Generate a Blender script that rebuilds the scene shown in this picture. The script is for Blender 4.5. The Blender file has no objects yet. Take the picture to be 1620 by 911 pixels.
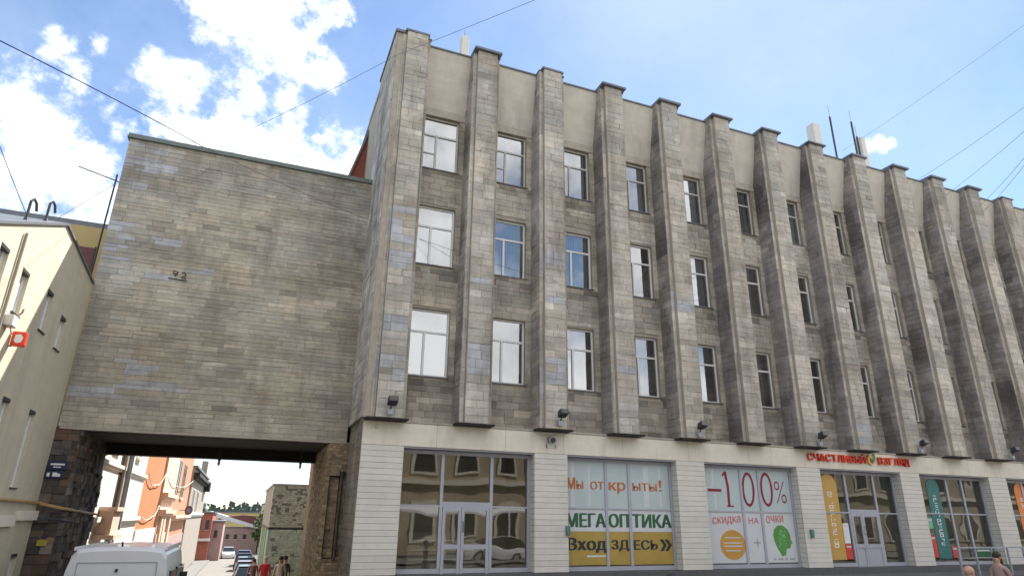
import bpy, math, random
from mathutils import Matrix, Vector, noise
random.seed(7)
SC = bpy.context.scene
COL = SC.collection
rad = math.radians

# ------------------------------------------------------------------ camera
CAMPOS = Vector((0.0, -18.08, 2.5))
cam = bpy.data.cameras.new("camera")
camo = bpy.data.objects.new("camera", cam)
COL.objects.link(camo)
RT = Vector((0.92827752, -0.37164073, 0.0135647))
UP = Vector((-0.13770132, -0.30960766, 0.94084082))
FW = Vector((0.34545504, 0.87522926, 0.33857725))
camo.matrix_world = Matrix(((RT.x, UP.x, -FW.x, CAMPOS.x), (RT.y, UP.y, -FW.y, CAMPOS.y),
                            (RT.z, UP.z, -FW.z, CAMPOS.z), (0, 0, 0, 1)))
cam.sensor_width = 36.0
cam.lens = 36.0 * 1011.33 / 1620
cam.clip_start = 0.1
cam.clip_end = 5000
SC.camera = camo

# ------------------------------------------------------------------ light and sky
SUN_EL, SUN_AZ = rad(52), rad(45)          # azimuth measured from +Y towards +X
sun = bpy.data.lights.new("sun", 'SUN')
sun.energy = 5.0
sun.angle = rad(0.53)
sun.color = (1.0, 0.95, 0.87)
suno = bpy.data.objects.new("sun", sun)
COL.objects.link(suno)
sdir = Vector((math.sin(SUN_AZ) * math.cos(SUN_EL), math.cos(SUN_AZ) * math.cos(SUN_EL), math.sin(SUN_EL)))
suno.rotation_euler = sdir.to_track_quat('Z', 'Y').to_euler()
suno.location = sdir * 60

world = bpy.data.worlds.new("World")
SC.world = world
world.use_nodes = True
SKY_STRENGTH = 0.088
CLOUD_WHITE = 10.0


def build_world():
    nt = world.node_tree
    N, L = nt.nodes, nt.links
    N.clear()
    out = N.new('ShaderNodeOutputWorld')
    bg = N.new('ShaderNodeBackground')
    bg.inputs['Strength'].default_value = SKY_STRENGTH
    sky = N.new('ShaderNodeTexSky')
    sky.sky_type = 'NISHITA'
    sky.sun_disc = False
    sky.sun_elevation = SUN_EL
    sky.sun_rotation = SUN_AZ
    sky.air_density = 1.0
    sky.dust_density = 0.15
    sky.ozone_density = 2.5
    tc = N.new('ShaderNodeTexCoord')

    def math_(op, a, b=None, clamp=False):
        m = N.new('ShaderNodeMath')
        m.operation = op
        m.use_clamp = clamp
        for i, v in enumerate((a, b)):
            if v is None:
                continue
            if isinstance(v, (int, float)):
                m.inputs[i].default_value = v
            else:
                L.new(v, m.inputs[i])
        return m.outputs[0]

    def tex(scale, detail, rough=0.55, dist=0.0):
        n = N.new('ShaderNodeTexNoise')
        n.inputs['Scale'].default_value = scale
        n.inputs['Detail'].default_value = detail
        n.inputs['Roughness'].default_value = rough
        n.inputs['Distortion'].default_value = dist
        L.new(tc.outputs['Generated'], n.inputs['Vector'])
        return n.outputs['Fac']
    # the cumulus banks that stand over the left of the street: centre direction, radius
    banks = [((-0.122, 0.775, 0.62), .055), ((-0.067, 0.783, 0.619), .08), ((-.05, .77, .636), .07), ((-0.032, 0.796, 0.604), .06), ((0.016, 0.800, 0.600), .04),
             ((-0.023, 0.752, 0.655), .06), ((-0.09, .755, .65), .05), ((-0.165, 0.827, 0.538), .05), ((-0.140, 0.844, 0.517), .065), ((-0.084, 0.852, 0.517), .075),
             ((-0.032, 0.862, 0.505), .075), ((0.031, 0.869, 0.493), .075), ((0.085, 0.866, 0.480), .06), ((-0.113, 0.864, 0.491), .07),
             ((-.06, .868, .492), .085), ((-.005, .86, .508), .06), ((.04, .878, .478), .085), ((-.15, .856, .494), .06), ((-.02, .89, .46), .10), ((.07, .885, .45), .07),
             ((-0.321, 0.833, 0.450), .07), ((-0.285, 0.85, 0.443), .05), ((-0.293, 0.869, 0.398), .11), ((-.30, .85, .43), .08), ((-.26, .88, .395), .08), ((-0.248, 0.884, 0.398), .055),
             ((-0.36, 0.85, 0.38), .1), ((-.23, .92, .32), .12), ((-0.231, 0.880, 0.420), .03), ((-0.283, 0.793, 0.539), .024), ((-.287, .786, .547), .016), ((-.292, .80, .524), .016), ((-0.243, 0.802, 0.545), .018),
             ((-0.268, 0.810, 0.520), .02), ((0.722, 0.504, 0.474), .013), ((.712, .516, .476), .012), ((.73, .494, .472), .009), ((-0.191, 0.817, 0.544), .022), ((-0.215, 0.854, 0.473), .03), ((-.262, .822, .505), .018)]
    acc = None
    for c, r in banks:
        v = Vector(c).normalized()
        d = N.new('ShaderNodeVectorMath')
        d.operation = 'DISTANCE'
        L.new(tc.outputs['Generated'], d.inputs[0])
        d.inputs[1].default_value = v
        m = math_('MULTIPLY', d.outputs['Value'], -0.035 / r / 0.035)
        m = math_('ADD', m, 1.0)
        acc = m if acc is None else math_('MAXIMUM', acc, m)
    edge = tex(17, 9, .62)
    edge2 = tex(42, 6, .6)
    e = math_('MULTIPLY', math_('SUBTRACT', edge, 0.5), 3.3)
    e2 = math_('MULTIPLY', math_('SUBTRACT', edge2, 0.5), 1.6)
    dens = math_('ADD', math_('ADD', math_('ADD', acc, e), e2), .06)
    mr = N.new('ShaderNodeMapRange')
    mr.interpolation_type = 'SMOOTHSTEP'
    L.new(dens, mr.inputs['Value'])
    mr.inputs['From Min'].default_value = 0.05
    mr.inputs['From Max'].default_value = 1.15
    # broken cumulus added over the unseen sky, spread wide to lift the facade's fill
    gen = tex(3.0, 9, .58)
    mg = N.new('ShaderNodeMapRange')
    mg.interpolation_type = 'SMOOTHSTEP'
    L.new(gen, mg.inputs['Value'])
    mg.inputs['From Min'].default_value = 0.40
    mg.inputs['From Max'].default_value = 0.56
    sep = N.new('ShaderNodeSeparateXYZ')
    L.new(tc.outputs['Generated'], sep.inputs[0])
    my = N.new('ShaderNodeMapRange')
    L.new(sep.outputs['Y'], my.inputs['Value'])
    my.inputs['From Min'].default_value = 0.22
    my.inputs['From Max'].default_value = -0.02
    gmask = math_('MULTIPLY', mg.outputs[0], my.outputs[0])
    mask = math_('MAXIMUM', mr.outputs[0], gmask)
    # thin veil towards the light
    veil = tex(5, 5, .6)
    # cloud colour: a little grey structure inside
    inner = tex(9, 5, .55)
    mi = N.new('ShaderNodeMapRange')
    L.new(inner, mi.inputs['Value'])
    mi.inputs['From Min'].default_value = 0.35
    mi.inputs['From Max'].default_value = 0.6
    mi.inputs['To Min'].default_value = 0.74
    mi.inputs['To Max'].default_value = 1.0
    cc = N.new('ShaderNodeVectorMath')
    cc.operation = 'SCALE'
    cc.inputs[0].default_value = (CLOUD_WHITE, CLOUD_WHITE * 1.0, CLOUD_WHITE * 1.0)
    L.new(mi.outputs[0], cc.inputs['Scale'])
    mix = N.new('ShaderNodeMix')
    mix.data_type = 'RGBA'
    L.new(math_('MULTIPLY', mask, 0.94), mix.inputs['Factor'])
    hs = N.new('ShaderNodeMix')
    hs.data_type = 'RGBA'
    hs.inputs['Factor'].default_value = 0.0
    L.new(sky.outputs[0], hs.inputs['A'])
    vm = N.new('ShaderNodeMapRange')
    L.new(veil, vm.inputs['Value'])
    vm.inputs['From Min'].default_value = .35
    vm.inputs['From Max'].default_value = .8
    vm.inputs['To Max'].default_value = .3
    L.new(vm.outputs[0], hs.inputs['Factor'])
    hs.inputs['B'].default_value = (4.6, 5.4, 6.4, 1)
    L.new(hs.outputs['Result'], mix.inputs['A'])
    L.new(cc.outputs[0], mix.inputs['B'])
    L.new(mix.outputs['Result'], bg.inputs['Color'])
    L.new(bg.outputs[0], out.inputs['Surface'])


build_world()
SC.view_settings.view_transform = 'Standard'
SC.view_settings.look = 'None'
SC.view_settings.gamma = 1.0
SC.view_settings.exposure = 1.22
SC.view_settings.use_curve_mapping = False
SC.cycles.max_bounces = 6
SC.cycles.diffuse_bounces = 3
SC.cycles.glossy_bounces = 3
SC.cycles.transparent_max_bounces = 8
SC.cycles.caustics_reflective = False
SC.cycles.caustics_refractive = False
SC.cycles.use_denoising = True

# ------------------------------------------------------------------ materials
MATS = {}


def mat(name, col, rough=0.8, metal=0.0, var=0.12, scale=3.0, stain=0.0, stain_scale=(.6, .6, .12), bump=0.0, bscale=30.0,
        tone=False, spec=0.5, coat=0.0, stain_col=(0.13, 0.115, 0.10), band=0.0):
    """noise-broken procedural surface; tone=True multiplies in the piece's own colour attribute"""
    m = bpy.data.materials.new(name)
    m.use_nodes = True
    N, L = m.node_tree.nodes, m.node_tree.links
    b = N['Principled BSDF']
    b.inputs['Roughness'].default_value = rough
    b.inputs['Metallic'].default_value = metal
    b.inputs['Specular IOR Level'].default_value = spec
    b.inputs['Coat Weight'].default_value = coat
    geo = N.new('ShaderNodeNewGeometry')
    n = N.new('ShaderNodeTexNoise')
    n.inputs['Scale'].default_value = scale
    n.inputs['Detail'].default_value = 8
    n.inputs['Roughness'].default_value = .65
    L.new(geo.outputs['Position'], n.inputs['Vector'])
    mr = N.new('ShaderNodeMapRange')
    mr.inputs['From Min'].default_value = .25
    mr.inputs['From Max'].default_value = .75
    mr.inputs['To Min'].default_value = 1 - var
    mr.inputs['To Max'].default_value = 1 + var
    L.new(n.outputs['Fac'], mr.inputs['Value'])
    sc = N.new('ShaderNodeVectorMath')
    sc.operation = 'SCALE'
    L.new(mr.outputs[0], sc.inputs['Scale'])
    if tone:
        at = N.new('ShaderNodeAttribute')
        at.attribute_name = 'tone'
        L.new(at.outputs['Color'], sc.inputs[0])
    else:
        sc.inputs[0].default_value = col[:3]
    last = sc.outputs[0]
    if band:
        for (msc, nsc, lo, hi) in (((.45, .45, 3.2), 1.0, 1 - band, 1 + band), ((1, 1, 1.3), 1.15, 1 - band * 1.25, 1 + band), ((3.5, 3.5, .35), 1.0, 1 - band * .6, 1 + band * .4)):
            mpb = N.new('ShaderNodeMapping')
            mpb.inputs['Scale'].default_value = msc
            L.new(geo.outputs['Position'], mpb.inputs['Vector'])
            nb = N.new('ShaderNodeTexNoise')
            nb.inputs['Scale'].default_value = nsc
            nb.inputs['Detail'].default_value = 9
            nb.inputs['Roughness'].default_value = .7
            L.new(mpb.outputs[0], nb.inputs['Vector'])
            mb_ = N.new('ShaderNodeMapRange')
            mb_.inputs['From Min'].default_value = .3
            mb_.inputs['From Max'].default_value = .7
            mb_.inputs['To Min'].default_value = lo
            mb_.inputs['To Max'].default_value = hi
            L.new(nb.outputs['Fac'], mb_.inputs['Value'])
            s2 = N.new('ShaderNodeVectorMath')
            s2.operation = 'SCALE'
            L.new(mb_.outputs[0], s2.inputs['Scale'])
            L.new(last, s2.inputs[0])
            last = s2.outputs[0]
    if stain > 0:
        mp = N.new('ShaderNodeMapping')
        mp.inputs['Scale'].default_value = stain_scale
        L.new(geo.outputs['Position'], mp.inputs['Vector'])
        n2 = N.new('ShaderNodeTexNoise')
        n2.inputs['Scale'].default_value = 2.2
        n2.inputs['Detail'].default_value = 7
        n2.inputs['Roughness'].default_value = .68
        L.new(mp.outputs[0], n2.inputs['Vector'])
        m2 = N.new('ShaderNodeMapRange')
        m2.interpolation_type = 'SMOOTHSTEP'
        m2.inputs['From Min'].default_value = .48
        m2.inputs['From Max'].default_value = .72
        m2.inputs['To Max'].default_value = stain
        L.new(n2.outputs['Fac'], m2.inputs['Value'])
        mx = N.new('ShaderNodeMix')
        mx.data_type = 'RGBA'
        L.new(m2.outputs[0], mx.inputs['Factor'])
        L.new(last, mx.inputs['A'])
        mx.inputs['B'].default_value = (*stain_col, 1)
        last = mx.outputs['Result']
    L.new(last, b.inputs['Base Color'])
    if bump > 0:
        n3 = N.new('ShaderNodeTexNoise')
        n3.inputs['Scale'].default_value = bscale
        n3.inputs['Detail'].default_value = 5
        L.new(geo.outputs['Position'], n3.inputs['Vector'])
        bp = N.new('ShaderNodeBump')
        bp.inputs['Strength'].default_value = bump
        bp.inputs['Distance'].default_value = .02
        L.new(n3.outputs['Fac'], bp.inputs['Height'])
        L.new(bp.outputs[0], b.inputs['Normal'])
    MATS[name] = m
    return m


def glass_mat(name, refl=0.25, tint=(0.75, 0.8, 0.8), wob=0.0):
    m = bpy.data.materials.new(name)
    m.use_nodes = True
    N, L = m.node_tree.nodes, m.node_tree.links
    N.clear()
    out = N.new('ShaderNodeOutputMaterial')
    gl = N.new('ShaderNodeBsdfGlossy')
    gl.inputs['Roughness'].default_value = 0.015
    tr = N.new('ShaderNodeBsdfTransparent')
    tr.inputs['Color'].default_value = (*tint, 1)
    lw = N.new('ShaderNodeLayerWeight')                  # facing term, the same from both sides of the pane
    lw.inputs['Blend'].default_value = .5
    fr = N.new('ShaderNodeMath')
    fr.operation = 'POWER'
    L.new(lw.outputs['Facing'], fr.inputs[0])
    fr.inputs[1].default_value = 4.0
    ad = N.new('ShaderNodeMath')
    ad.operation = 'ADD'
    ad.use_clamp = True
    ad.inputs[1].default_value = refl
    L.new(fr.outputs[0], ad.inputs[0])
    mx = N.new('ShaderNodeMixShader')
    L.new(ad.outputs[0], mx.inputs[0])
    L.new(tr.outputs[0], mx.inputs[1])
    L.new(gl.outputs[0], mx.inputs[2])
    if wob:
        geo = N.new('ShaderNodeNewGeometry')
        n = N.new('ShaderNodeTexNoise')
        n.inputs['Scale'].default_value = .9
        n.inputs['Detail'].default_value = 1
        L.new(geo.outputs['Position'], n.inputs['Vector'])
        bp = N.new('ShaderNodeBump')
        bp.inputs['Strength'].default_value = wob
        bp.inputs['Distance'].default_value = .05
        L.new(n.outputs['Fac'], bp.inputs['Height'])
        L.new(bp.outputs[0], gl.inputs['Normal'])
    L.new(mx.outputs[0], out.inputs['Surface'])
    MATS[name] = m
    return m


mat('stone', (.35, .33, .29), .9, var=.14, scale=7, stain=.55, bump=.35, bscale=26, tone=True, band=.20, stain_col=(.17, .145, .115))
mat('stone_side', (.3, .28, .25), .9, var=.15, scale=6, stain=.75, band=.22, bump=.35, bscale=26, tone=True, stain_col=(.12, .108, .108))
mat('stone_core', (.38, .34, .28), .92, var=.2, scale=4, stain=.5, bump=.3)
mat('plaster', (.54, .505, .44), .9, var=.08, scale=3, stain=.45, band=.07, bump=.12, bscale=50, stain_col=(.25, .235, .21))
mat('lintel', (.42, .38, .32), .9, var=.2, scale=4, stain=.3, bump=.2)
mat('siding', (.60, .58, .52), .6, var=.07, scale=2.5, stain=.28, bump=.08, bscale=40, tone=True, band=.035, stain_col=(.46, .43, .37))
mat('fascia', (.74, .69, .585), .7, var=.06, scale=2.5, stain=.4, band=.05, bump=.05, stain_col=(.38, .35, .30))
mat('joint', (.13, .125, .115), .9)
mat('flashing', (.16, .17, .19), .55, metal=.35, var=.2, scale=5)
mat('green_flashing', (.15, .175, .16), .6, metal=.2, var=.2, scale=5)
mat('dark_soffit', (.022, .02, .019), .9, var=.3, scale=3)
mat('pvc', (.76, .76, .76), .4, var=.04)
mat('pvc_old', (.52, .51, .48), .6, var=.12, scale=6)
mat('alu', (.40, .41, .47), .45, var=.05)
mat('room', (.20, .17, .12), .9, var=.2, scale=1.2)
mat('room_light', (.46, .42, .30), .9, var=.25, scale=.9)
mat('curtain', (.50, .51, .54), .9, var=.1, scale=6)
mat('curtain_blue', (.36, .40, .50), .9, var=.1, scale=6)
mat('curtain_green', (.42, .48, .22), .9, var=.1, scale=6)
mat('curtain_beige', (.42, .38, .32), .9, var=.1, scale=6)
mat('granite', (.10, .10, .105), .7, var=.2, scale=8)
mat('pier_stone', (.12, .09, .07), .9, var=.35, scale=3, stain=.7, bump=.5, bscale=18, tone=True, stain_col=(.035, .03, .028))
mat('brick', (.22, .15, .09), .9, var=.3, scale=5, stain=.35, bump=.6, bscale=20, tone=True, stain_col=(.12, .09, .06))
mat('brick_core', (.24, .18, .11), .95, var=.3, scale=5)
mat('beige_render', (.56, .515, .39), .9, var=.06, scale=2.0, stain=.35, band=.05, bump=.06, stain_col=(.33, .29, .2))
mat('ochre_render', (.50, .38, .18), .9, var=.06, scale=1.2)
mat('white_render', (.74, .66, .58), .9, var=.06, scale=1.4, stain=.25, stain_col=(.5, .42, .35))
mat('orange_render', (.44, .17, .06), .9, var=.1, scale=1.2, stain=.25, stain_col=(.42, .16, .06))
mat('pink_render', (.66, .47, .36), .9, var=.08, scale=1.6, stain=.3, stain_col=(.42, .24, .16))
mat('brown_render', (.45, .21, .12), .9, var=.12, scale=1.4, stain=.3, stain_col=(.3, .15, .1))
mat('grey_render', (.30, .26, .22), .9, var=.15, scale=1.4)
mat('red_brick', (.34, .11, .075), .9, var=.3, scale=2.5)
mat('mauve_render', (.36, .25, .23), .9, var=.15, scale=1.5)
mat('maroon', (.17, .06, .06), .8, var=.15)
mat('red_roof', (.23, .06, .04), .75, var=.15, scale=3, bump=.1)
mat('tin_roof', (.62, .64, .68), .5, metal=.2, var=.06)
mat('green_panel', (.30, .44, .37), .75, var=.08, scale=1.2, stain=.2)
mat('green_grey', (.33, .38, .36), .8, var=.08, scale=1.2, stain=.2)
mat('dark_hole', (.055, .055, .05), .95)
mat('asphalt', (.11, .108, .105), .9, var=.15, scale=1.5, bump=.2, bscale=60)
mat('paving', (.17, .165, .155), .9, var=.12, scale=2.0, bump=.1)
mat('dusty_road', (.20, .185, .165), .95, var=.12, scale=.9, bump=.15, bscale=40)
mat('ground_mat', (.13, .12, .10), .95, var=.2, scale=.5)
mat('kerb', (.34, .33, .31), .85, var=.1)
mat('wire', (.035, .04, .07), .6)
mat('wire_blue', (.05, .07, .20), .95, spec=.05)
mat('wire_pale', (.22, .25, .31), .95, spec=.1)
mat('dark_metal', (.05, .05, .055), .5, metal=.3)
mat('grey_metal', (.33, .35, .40), .5, metal=.3)
mat('zinc', (.40, .43, .46), .45, metal=.4, var=.12)
mat('pale_metal', (.62, .61, .57), .6, var=.06)
mat('blue_plate', (.012, .020, .07), .5)
mat('white_print', (.78, .78, .78), .6)
mat('grey_print', (.35, .37, .42), .6)
mat('yellow_tag', (.34, .30, .05), .6)
mat('gas_pipe', (.40, .26, .10), .6, var=.2)
mat('sign_red', (.72, .055, .022), .4)
mat('sign_red_dark', (.36, .02, .012), .5)
mat('logo_green', (.03, .30, .14), .4)
mat('logo_yellow', (.75, .52, .08), .4)
mat('film', (.47, .56, .58), .35, var=.07, scale=1.1, coat=.2)
mat('film_white', (.60, .63, .66), .35, var=.06, scale=1.1, coat=.2)
mat('film_yellow', (.42, .29, .06), .35, var=.14, scale=1.4, coat=.2)
mat('print_brown', (.48, .15, .045), .6)
mat('print_green', (.03, .12, .05), .6)
mat('print_black', (.02, .03, .035), .6)
mat('print_maroon', (.25, .012, .03), .6)
mat('print_pink', (.55, .18, .18), .6)
mat('print_orange', (.56, .30, .06), .6)
mat('print_leaf', (.10, .30, .06), .6, var=.25, scale=4)
mat('banner_yellow', (.58, .35, .08), .5, var=.05)
mat('banner_teal', (.03, .17, .16), .5)
mat('banner_orange', (.75, .22, .05), .5)
mat('banner_red', (.62, .06, .05), .5)
mat('banner_green', (.20, .48, .28), .5)
mat('teal_box', (.09, .20, .18), .6)
mat('van_white', (.66, .68, .72), .38, var=.04, scale=2, stain=.18, coat=.3, stain_col=(.42, .40, .37))
mat('car_white', (.72, .72, .74), .3, var=.02, coat=.5)
mat('car_dark', (.03, .03, .04), .3, var=.02, coat=.5)
mat('car_maroon', (.10, .02, .03), .3, var=.02, coat=.5)
mat('car_blue', (.10, .14, .32), .3, var=.02, coat=.5)
mat('tyre', (.02, .02, .02), .9)
mat('car_glass', (.02, .025, .03), .08, var=.0, spec=.8)
mat('tail_red', (.4, .01, .01), .3)
mat('headlamp', (.6, .6, .6), .2)
mat('skin', (.52, .30, .21), .6, var=.05)
mat('hair_dark', (.03, .022, .018), .7)
mat('hair_fair', (.42, .36, .28), .7)
mat('cloth_red', (.50, .02, .03), .85)
mat('cloth_dark', (.03, .03, .04), .85)
mat('cloth_pale', (.55, .47, .42), .85)
mat('cloth_blue', (.06, .09, .2), .85)
mat('cloth_grey', (.25, .25, .26), .85)
mat('tent_white', (.8, .8, .8), .7)
mat('opposite_cream', (.40, .32, .22), .9, var=.15, scale=.8)
mat('opposite_trim', (.66, .60, .50), .9)
mat('opposite_dark', (.38, .32, .24), .9, var=.2)
mat('hazy_leaf', (.07, .10, .085), .9, var=.3, scale=.3)  # leaf colour greyed and blued to carry distance haze
mat('leaf', (.06, .09, .03), .9, var=.3, scale=1)
mat('bark', (.09, .07, .05), .9)
mat('hazy_hill', (.11, .13, .14), .95, var=.2, scale=.05)  # bluish haze of distance mixed into the hill colour
glass_mat('glass_upper', .46, (.6, .64, .66), wob=.05)
glass_mat('glass_shop', .11, (.72, .74, .70), wob=.12)

# ------------------------------------------------------------------ mesh helpers
BASE = {}


class MB:
    def __init__(s):
        s.v, s.f, s.c, s.mi = [], [], [], []

    def quad(s, a, b, c, d, tone=None, mi=0):
        i = len(s.v)
        s.v += [tuple(a), tuple(b), tuple(c), tuple(d)]
        s.f.append((i, i + 1, i + 2, i + 3))
        s.mi.append(mi)
        s.c += [tone] * 4

    def box(s, x0, x1, y0, y1, z0, z1, tone=None, mi=0):
        i = len(s.v)
        s.v += [(x0, y0, z0), (x1, y0, z0), (x1, y1, z0), (x0, y1, z0), (x0, y0, z1), (x1, y0, z1), (x1, y1, z1), (x0, y1, z1)]
        for f in ((0, 3, 2, 1), (4, 5, 6, 7), (0, 1, 5, 4), (1, 2, 6, 5), (2, 3, 7, 6), (3, 0, 4, 7)):
            s.f.append(tuple(i + k for k in f))
            s.mi.append(mi)
        s.c += [tone] * 8

    def slab(s, o, u, v, n, lu, lv, dep, j=.002, ch=.0035, tone=None, rough=False):
        """a stone: o corner on the wall, u/v along it, n out of it; joint j all round, chamfer ch"""
        i = len(s.v)
        o, u, v, n = Vector(o), Vector(u), Vector(v), Vector(n)
        jt = [(0, 0)] * 4
        if rough:
            jt = [(random.uniform(0, .003), random.uniform(0, .0025)) for _ in range(4)]
            if random.random() < .08:
                jt[random.randrange(4)] = (random.uniform(.012, .045), random.uniform(.008, .03))
        sg = ((1, 1), (-1, 1), (-1, -1), (1, -1))
        for (e, d) in ((j, -.01), (j, dep - ch * .6), (j + ch, dep)):
            for (a, b) in ((e, e), (lu - e, e), (lu - e, lv - e), (e, lv - e)):
                q = (len(s.v) - i) % 4
                s.v.append(tuple(o + u * (a + jt[q][0] * sg[q][0]) + v * (b + jt[q][1] * sg[q][1]) + n * d))
        for r in (0, 4):
            for k in range(4):
                s.f.append((i + r + k, i + r + (k + 1) % 4, i + r + 4 + (k + 1) % 4, i + r + 4 + k))
        s.f.append((i + 8, i + 9, i + 10, i + 11))
        s.f.append((i + 3, i + 2, i + 1, i))
        s.mi += [0] * 10
        s.c += [tone] * 12

    def prism(s, poly, axis, a, b, tone=None, mi=0):
        """extrude a polygon; axis 'x': poly=(y,z), 'y': (x,z), 'z': (x,y)"""
        def P(p, t):
            return {'x': (t, p[0], p[1]), 'y': (p[0], t, p[1]), 'z': (p[0], p[1], t)}[axis]
        i = len(s.v)
        n = len(poly)
        s.v += [P(p, a) for p in poly] + [P(p, b) for p in poly]
        s.f.append(tuple(range(i, i + n)))
        s.f.append(tuple(range(i + 2 * n - 1, i + n - 1, -1)))
        for k in range(n):
            s.f.append((i + k, i + n + k, i + n + (k + 1) % n, i + (k + 1) % n))
        s.mi += [mi] * (n + 2)
        s.c += [tone] * (2 * n)

    def tube(s, pts, r, n=8, r2=None, cap=True):
        pts = [Vector(p) for p in pts]
        i = len(s.v)
        m = len(pts)
        for k, p in enumerate(pts):
            t = (pts[min(k + 1, m - 1)] - pts[max(k - 1, 0)]).normalized()
            a = t.orthogonal().normalized() if k == 0 else (a - t * a.dot(t)).normalized()
            b = t.cross(a)
            rr = r if r2 is None else r + (r2 - r) * k / (m - 1)
            for q in range(n):
                w = 2 * math.pi * q / n
                s.v.append(tuple(p + a * math.cos(w) * rr + b * math.sin(w) * rr))
        for k in range(m - 1):
            for q in range(n):
                s.f.append((i + k * n + q, i + k * n + (q + 1) % n, i + (k + 1) * n + (q + 1) % n, i + (k + 1) * n + q))
                s.mi.append(0)
        if cap:
            s.f.append(tuple(range(i + n - 1, i - 1, -1)))
            s.f.append(tuple(range(i + (m - 1) * n, i + m * n)))
            s.mi += [0, 0]
        s.c += [None] * (m * n)

    def ball(s, c, rx, ry, rz, nu=12, nv=8):
        i = len(s.v)
        for a in range(nv + 1):
            th = math.pi * a / nv
            for b in range(nu):
                ph = 2 * math.pi * b / nu
                s.v.append((c[0] + rx * math.sin(th) * math.cos(ph), c[1] + ry * math.sin(th) * math.sin(ph), c[2] + rz * math.cos(th)))
        for a in range(nv):
            for b in range(nu):
                s.f.append((i + a * nu + b, i + (a + 1) * nu + b, i + (a + 1) * nu + (b + 1) % nu, i + a * nu + (b + 1) % nu))
                s.mi.append(0)
        s.c += [None] * ((nv + 1) * nu)

    def disc(s, c, rx, rz, y=None, n=28, th=.004):
        """upright flat disc facing -Y"""
        s.prism([(c[0] + rx * math.cos(2 * math.pi * k / n), c[2] + rz * math.sin(2 * math.pi * k / n)) for k in range(n)], 'y', c[1] - th, c[1])

    def build(s, name, mats, parent=None, smooth=False, bevel=0):
        if isinstance(mats, str):
            mats = [mats]
        off = Vector(BASE.get(parent.name, (0, 0, 0))) if parent else Vector((0, 0, 0))
        me = bpy.data.meshes.new(name)
        me.from_pydata([(x - off.x, y - off.y, z - off.z) for x, y, z in s.v], [], s.f)
        for m in mats:
            me.materials.append(MATS[m])
        if len(mats) > 1:
            me.polygons.foreach_set('material_index', s.mi)
        if any(c is not None for c in s.c):
            at = me.color_attributes.new('tone', 'FLOAT_COLOR', 'POINT')
            buf = []
            for c in s.c:
                c = c or (.3, .3, .3)
                buf += [c[0], c[1], c[2], 1.0]
            at.data.foreach_set('color', buf)
        if smooth:
            me.polygons.foreach_set('use_smooth', [True] * len(me.polygons))
        me.validate()
        me.update()
        o = bpy.data.objects.new(name, me)
        COL.objects.link(o)
        if parent:
            o.parent = parent
        BASE[o.name] = tuple(off)
        if bevel:
            b = o.modifiers.new('bevel', 'BEVEL')
            b.width = bevel
            b.segments = 2
            b.limit_method = 'ANGLE'
        return o


def tag(o, label=None, cat=None, group=None, kind=None):
    if label:
        o['label'] = label
    if cat:
        o['category'] = cat
    if group:
        o['group'] = group
    if kind:
        o['kind'] = kind
    return o


def thing(name, loc, label, cat, group=None):
    o = bpy.data.objects.new(name, None)
    o.empty_display_size = .3
    COL.objects.link(o)
    o.location = loc
    BASE[o.name] = tuple(loc)
    return tag(o, label, cat, group)


def empty_part(name, parent):
    o = bpy.data.objects.new(name, None)
    COL.objects.link(o)
    o.parent = parent
    BASE[o.name] = BASE[parent.name]
    return o


def copy_tree(o, parent=None):
    c = o.copy()
    COL.objects.link(c)
    if parent is not None:
        c.parent = parent
    for ch in list(o.children):
        copy_tree(ch, c)
    return c


def one(mb, name, mats, label, cat, group=None, kind=None, smooth=False, bevel=0):
    return tag(mb.build(name, mats, None, smooth, bevel), label, cat, group, kind)


def text_verts(body, bold=0.0, extrude=0.0, res=3):
    cu = bpy.data.curves.new('text', 'FONT')
    cu.body = body
    cu.size = 1
    cu.offset = bold
    cu.extrude = extrude
    cu.resolution_u = res
    o = bpy.data.objects.new('text', cu)
    COL.objects.link(o)
    bpy.context.view_layer.update()
    dg = bpy.context.evaluated_depsgraph_get()
    me = bpy.data.meshes.new_from_object(o.evaluated_get(dg))
    vs = [tuple(v.co) for v in me.vertices]
    fs = [tuple(p.vertices) for p in me.polygons]
    bpy.data.objects.remove(o)
    bpy.data.curves.remove(cu)
    bpy.data.meshes.remove(me)
    return vs, fs


def text(body, name, m, parent, x0, x1, z0, z1, y, bold=0.01, extrude=0.0, slant=0.0, tilt=0.0, label=None):
    """lettering facing -Y fitted into the rectangle x0..x1, z0..z1 of a plane at y"""
    vs, fs = text_verts(body, bold if bold < 0 else 0.0, extrude)
    ax, bx = min(v[0] for v in vs), max(v[0] for v in vs)
    az, bz = min(v[1] for v in vs), max(v[1] for v in vs)
    mb = MB()
    sx, sz = (x1 - x0) / (bx - ax), (z1 - z0) / max(bz - az, 1e-3)
    for v in vs:
        fz = (v[1] - az) / max(bz - az, 1e-3)
        px = x0 + (v[0] - ax) * sx + slant * fz
        pz = z0 + (v[1] - az) * sz + tilt * (px - x0)
        mb.v.append((px, y - v[2], pz))
    mb.f = list(fs)
    if bold > .012 and not extrude:
        for q, dx in enumerate((-1, 1)):
            n0 = len(mb.v)
            mb.v += [(v[0] + dx * bold * (z1 - z0), v[1] - .0008 * (q + 1), v[2] + dx * .004) for v in mb.v[:len(vs)]]
            mb.f += [tuple(n0 + i for i in f) for f in fs]
    mb.mi = [0] * len(mb.f)
    mb.c = [None] * len(mb.v)
    o = mb.build(name, m, parent)
    if label:
        o['label'] = label
    return o


# ------------------------------------------------------------------ stone cladding
def jig(p, s=1.0):
    return noise.noise(Vector(p) * s)


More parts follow.
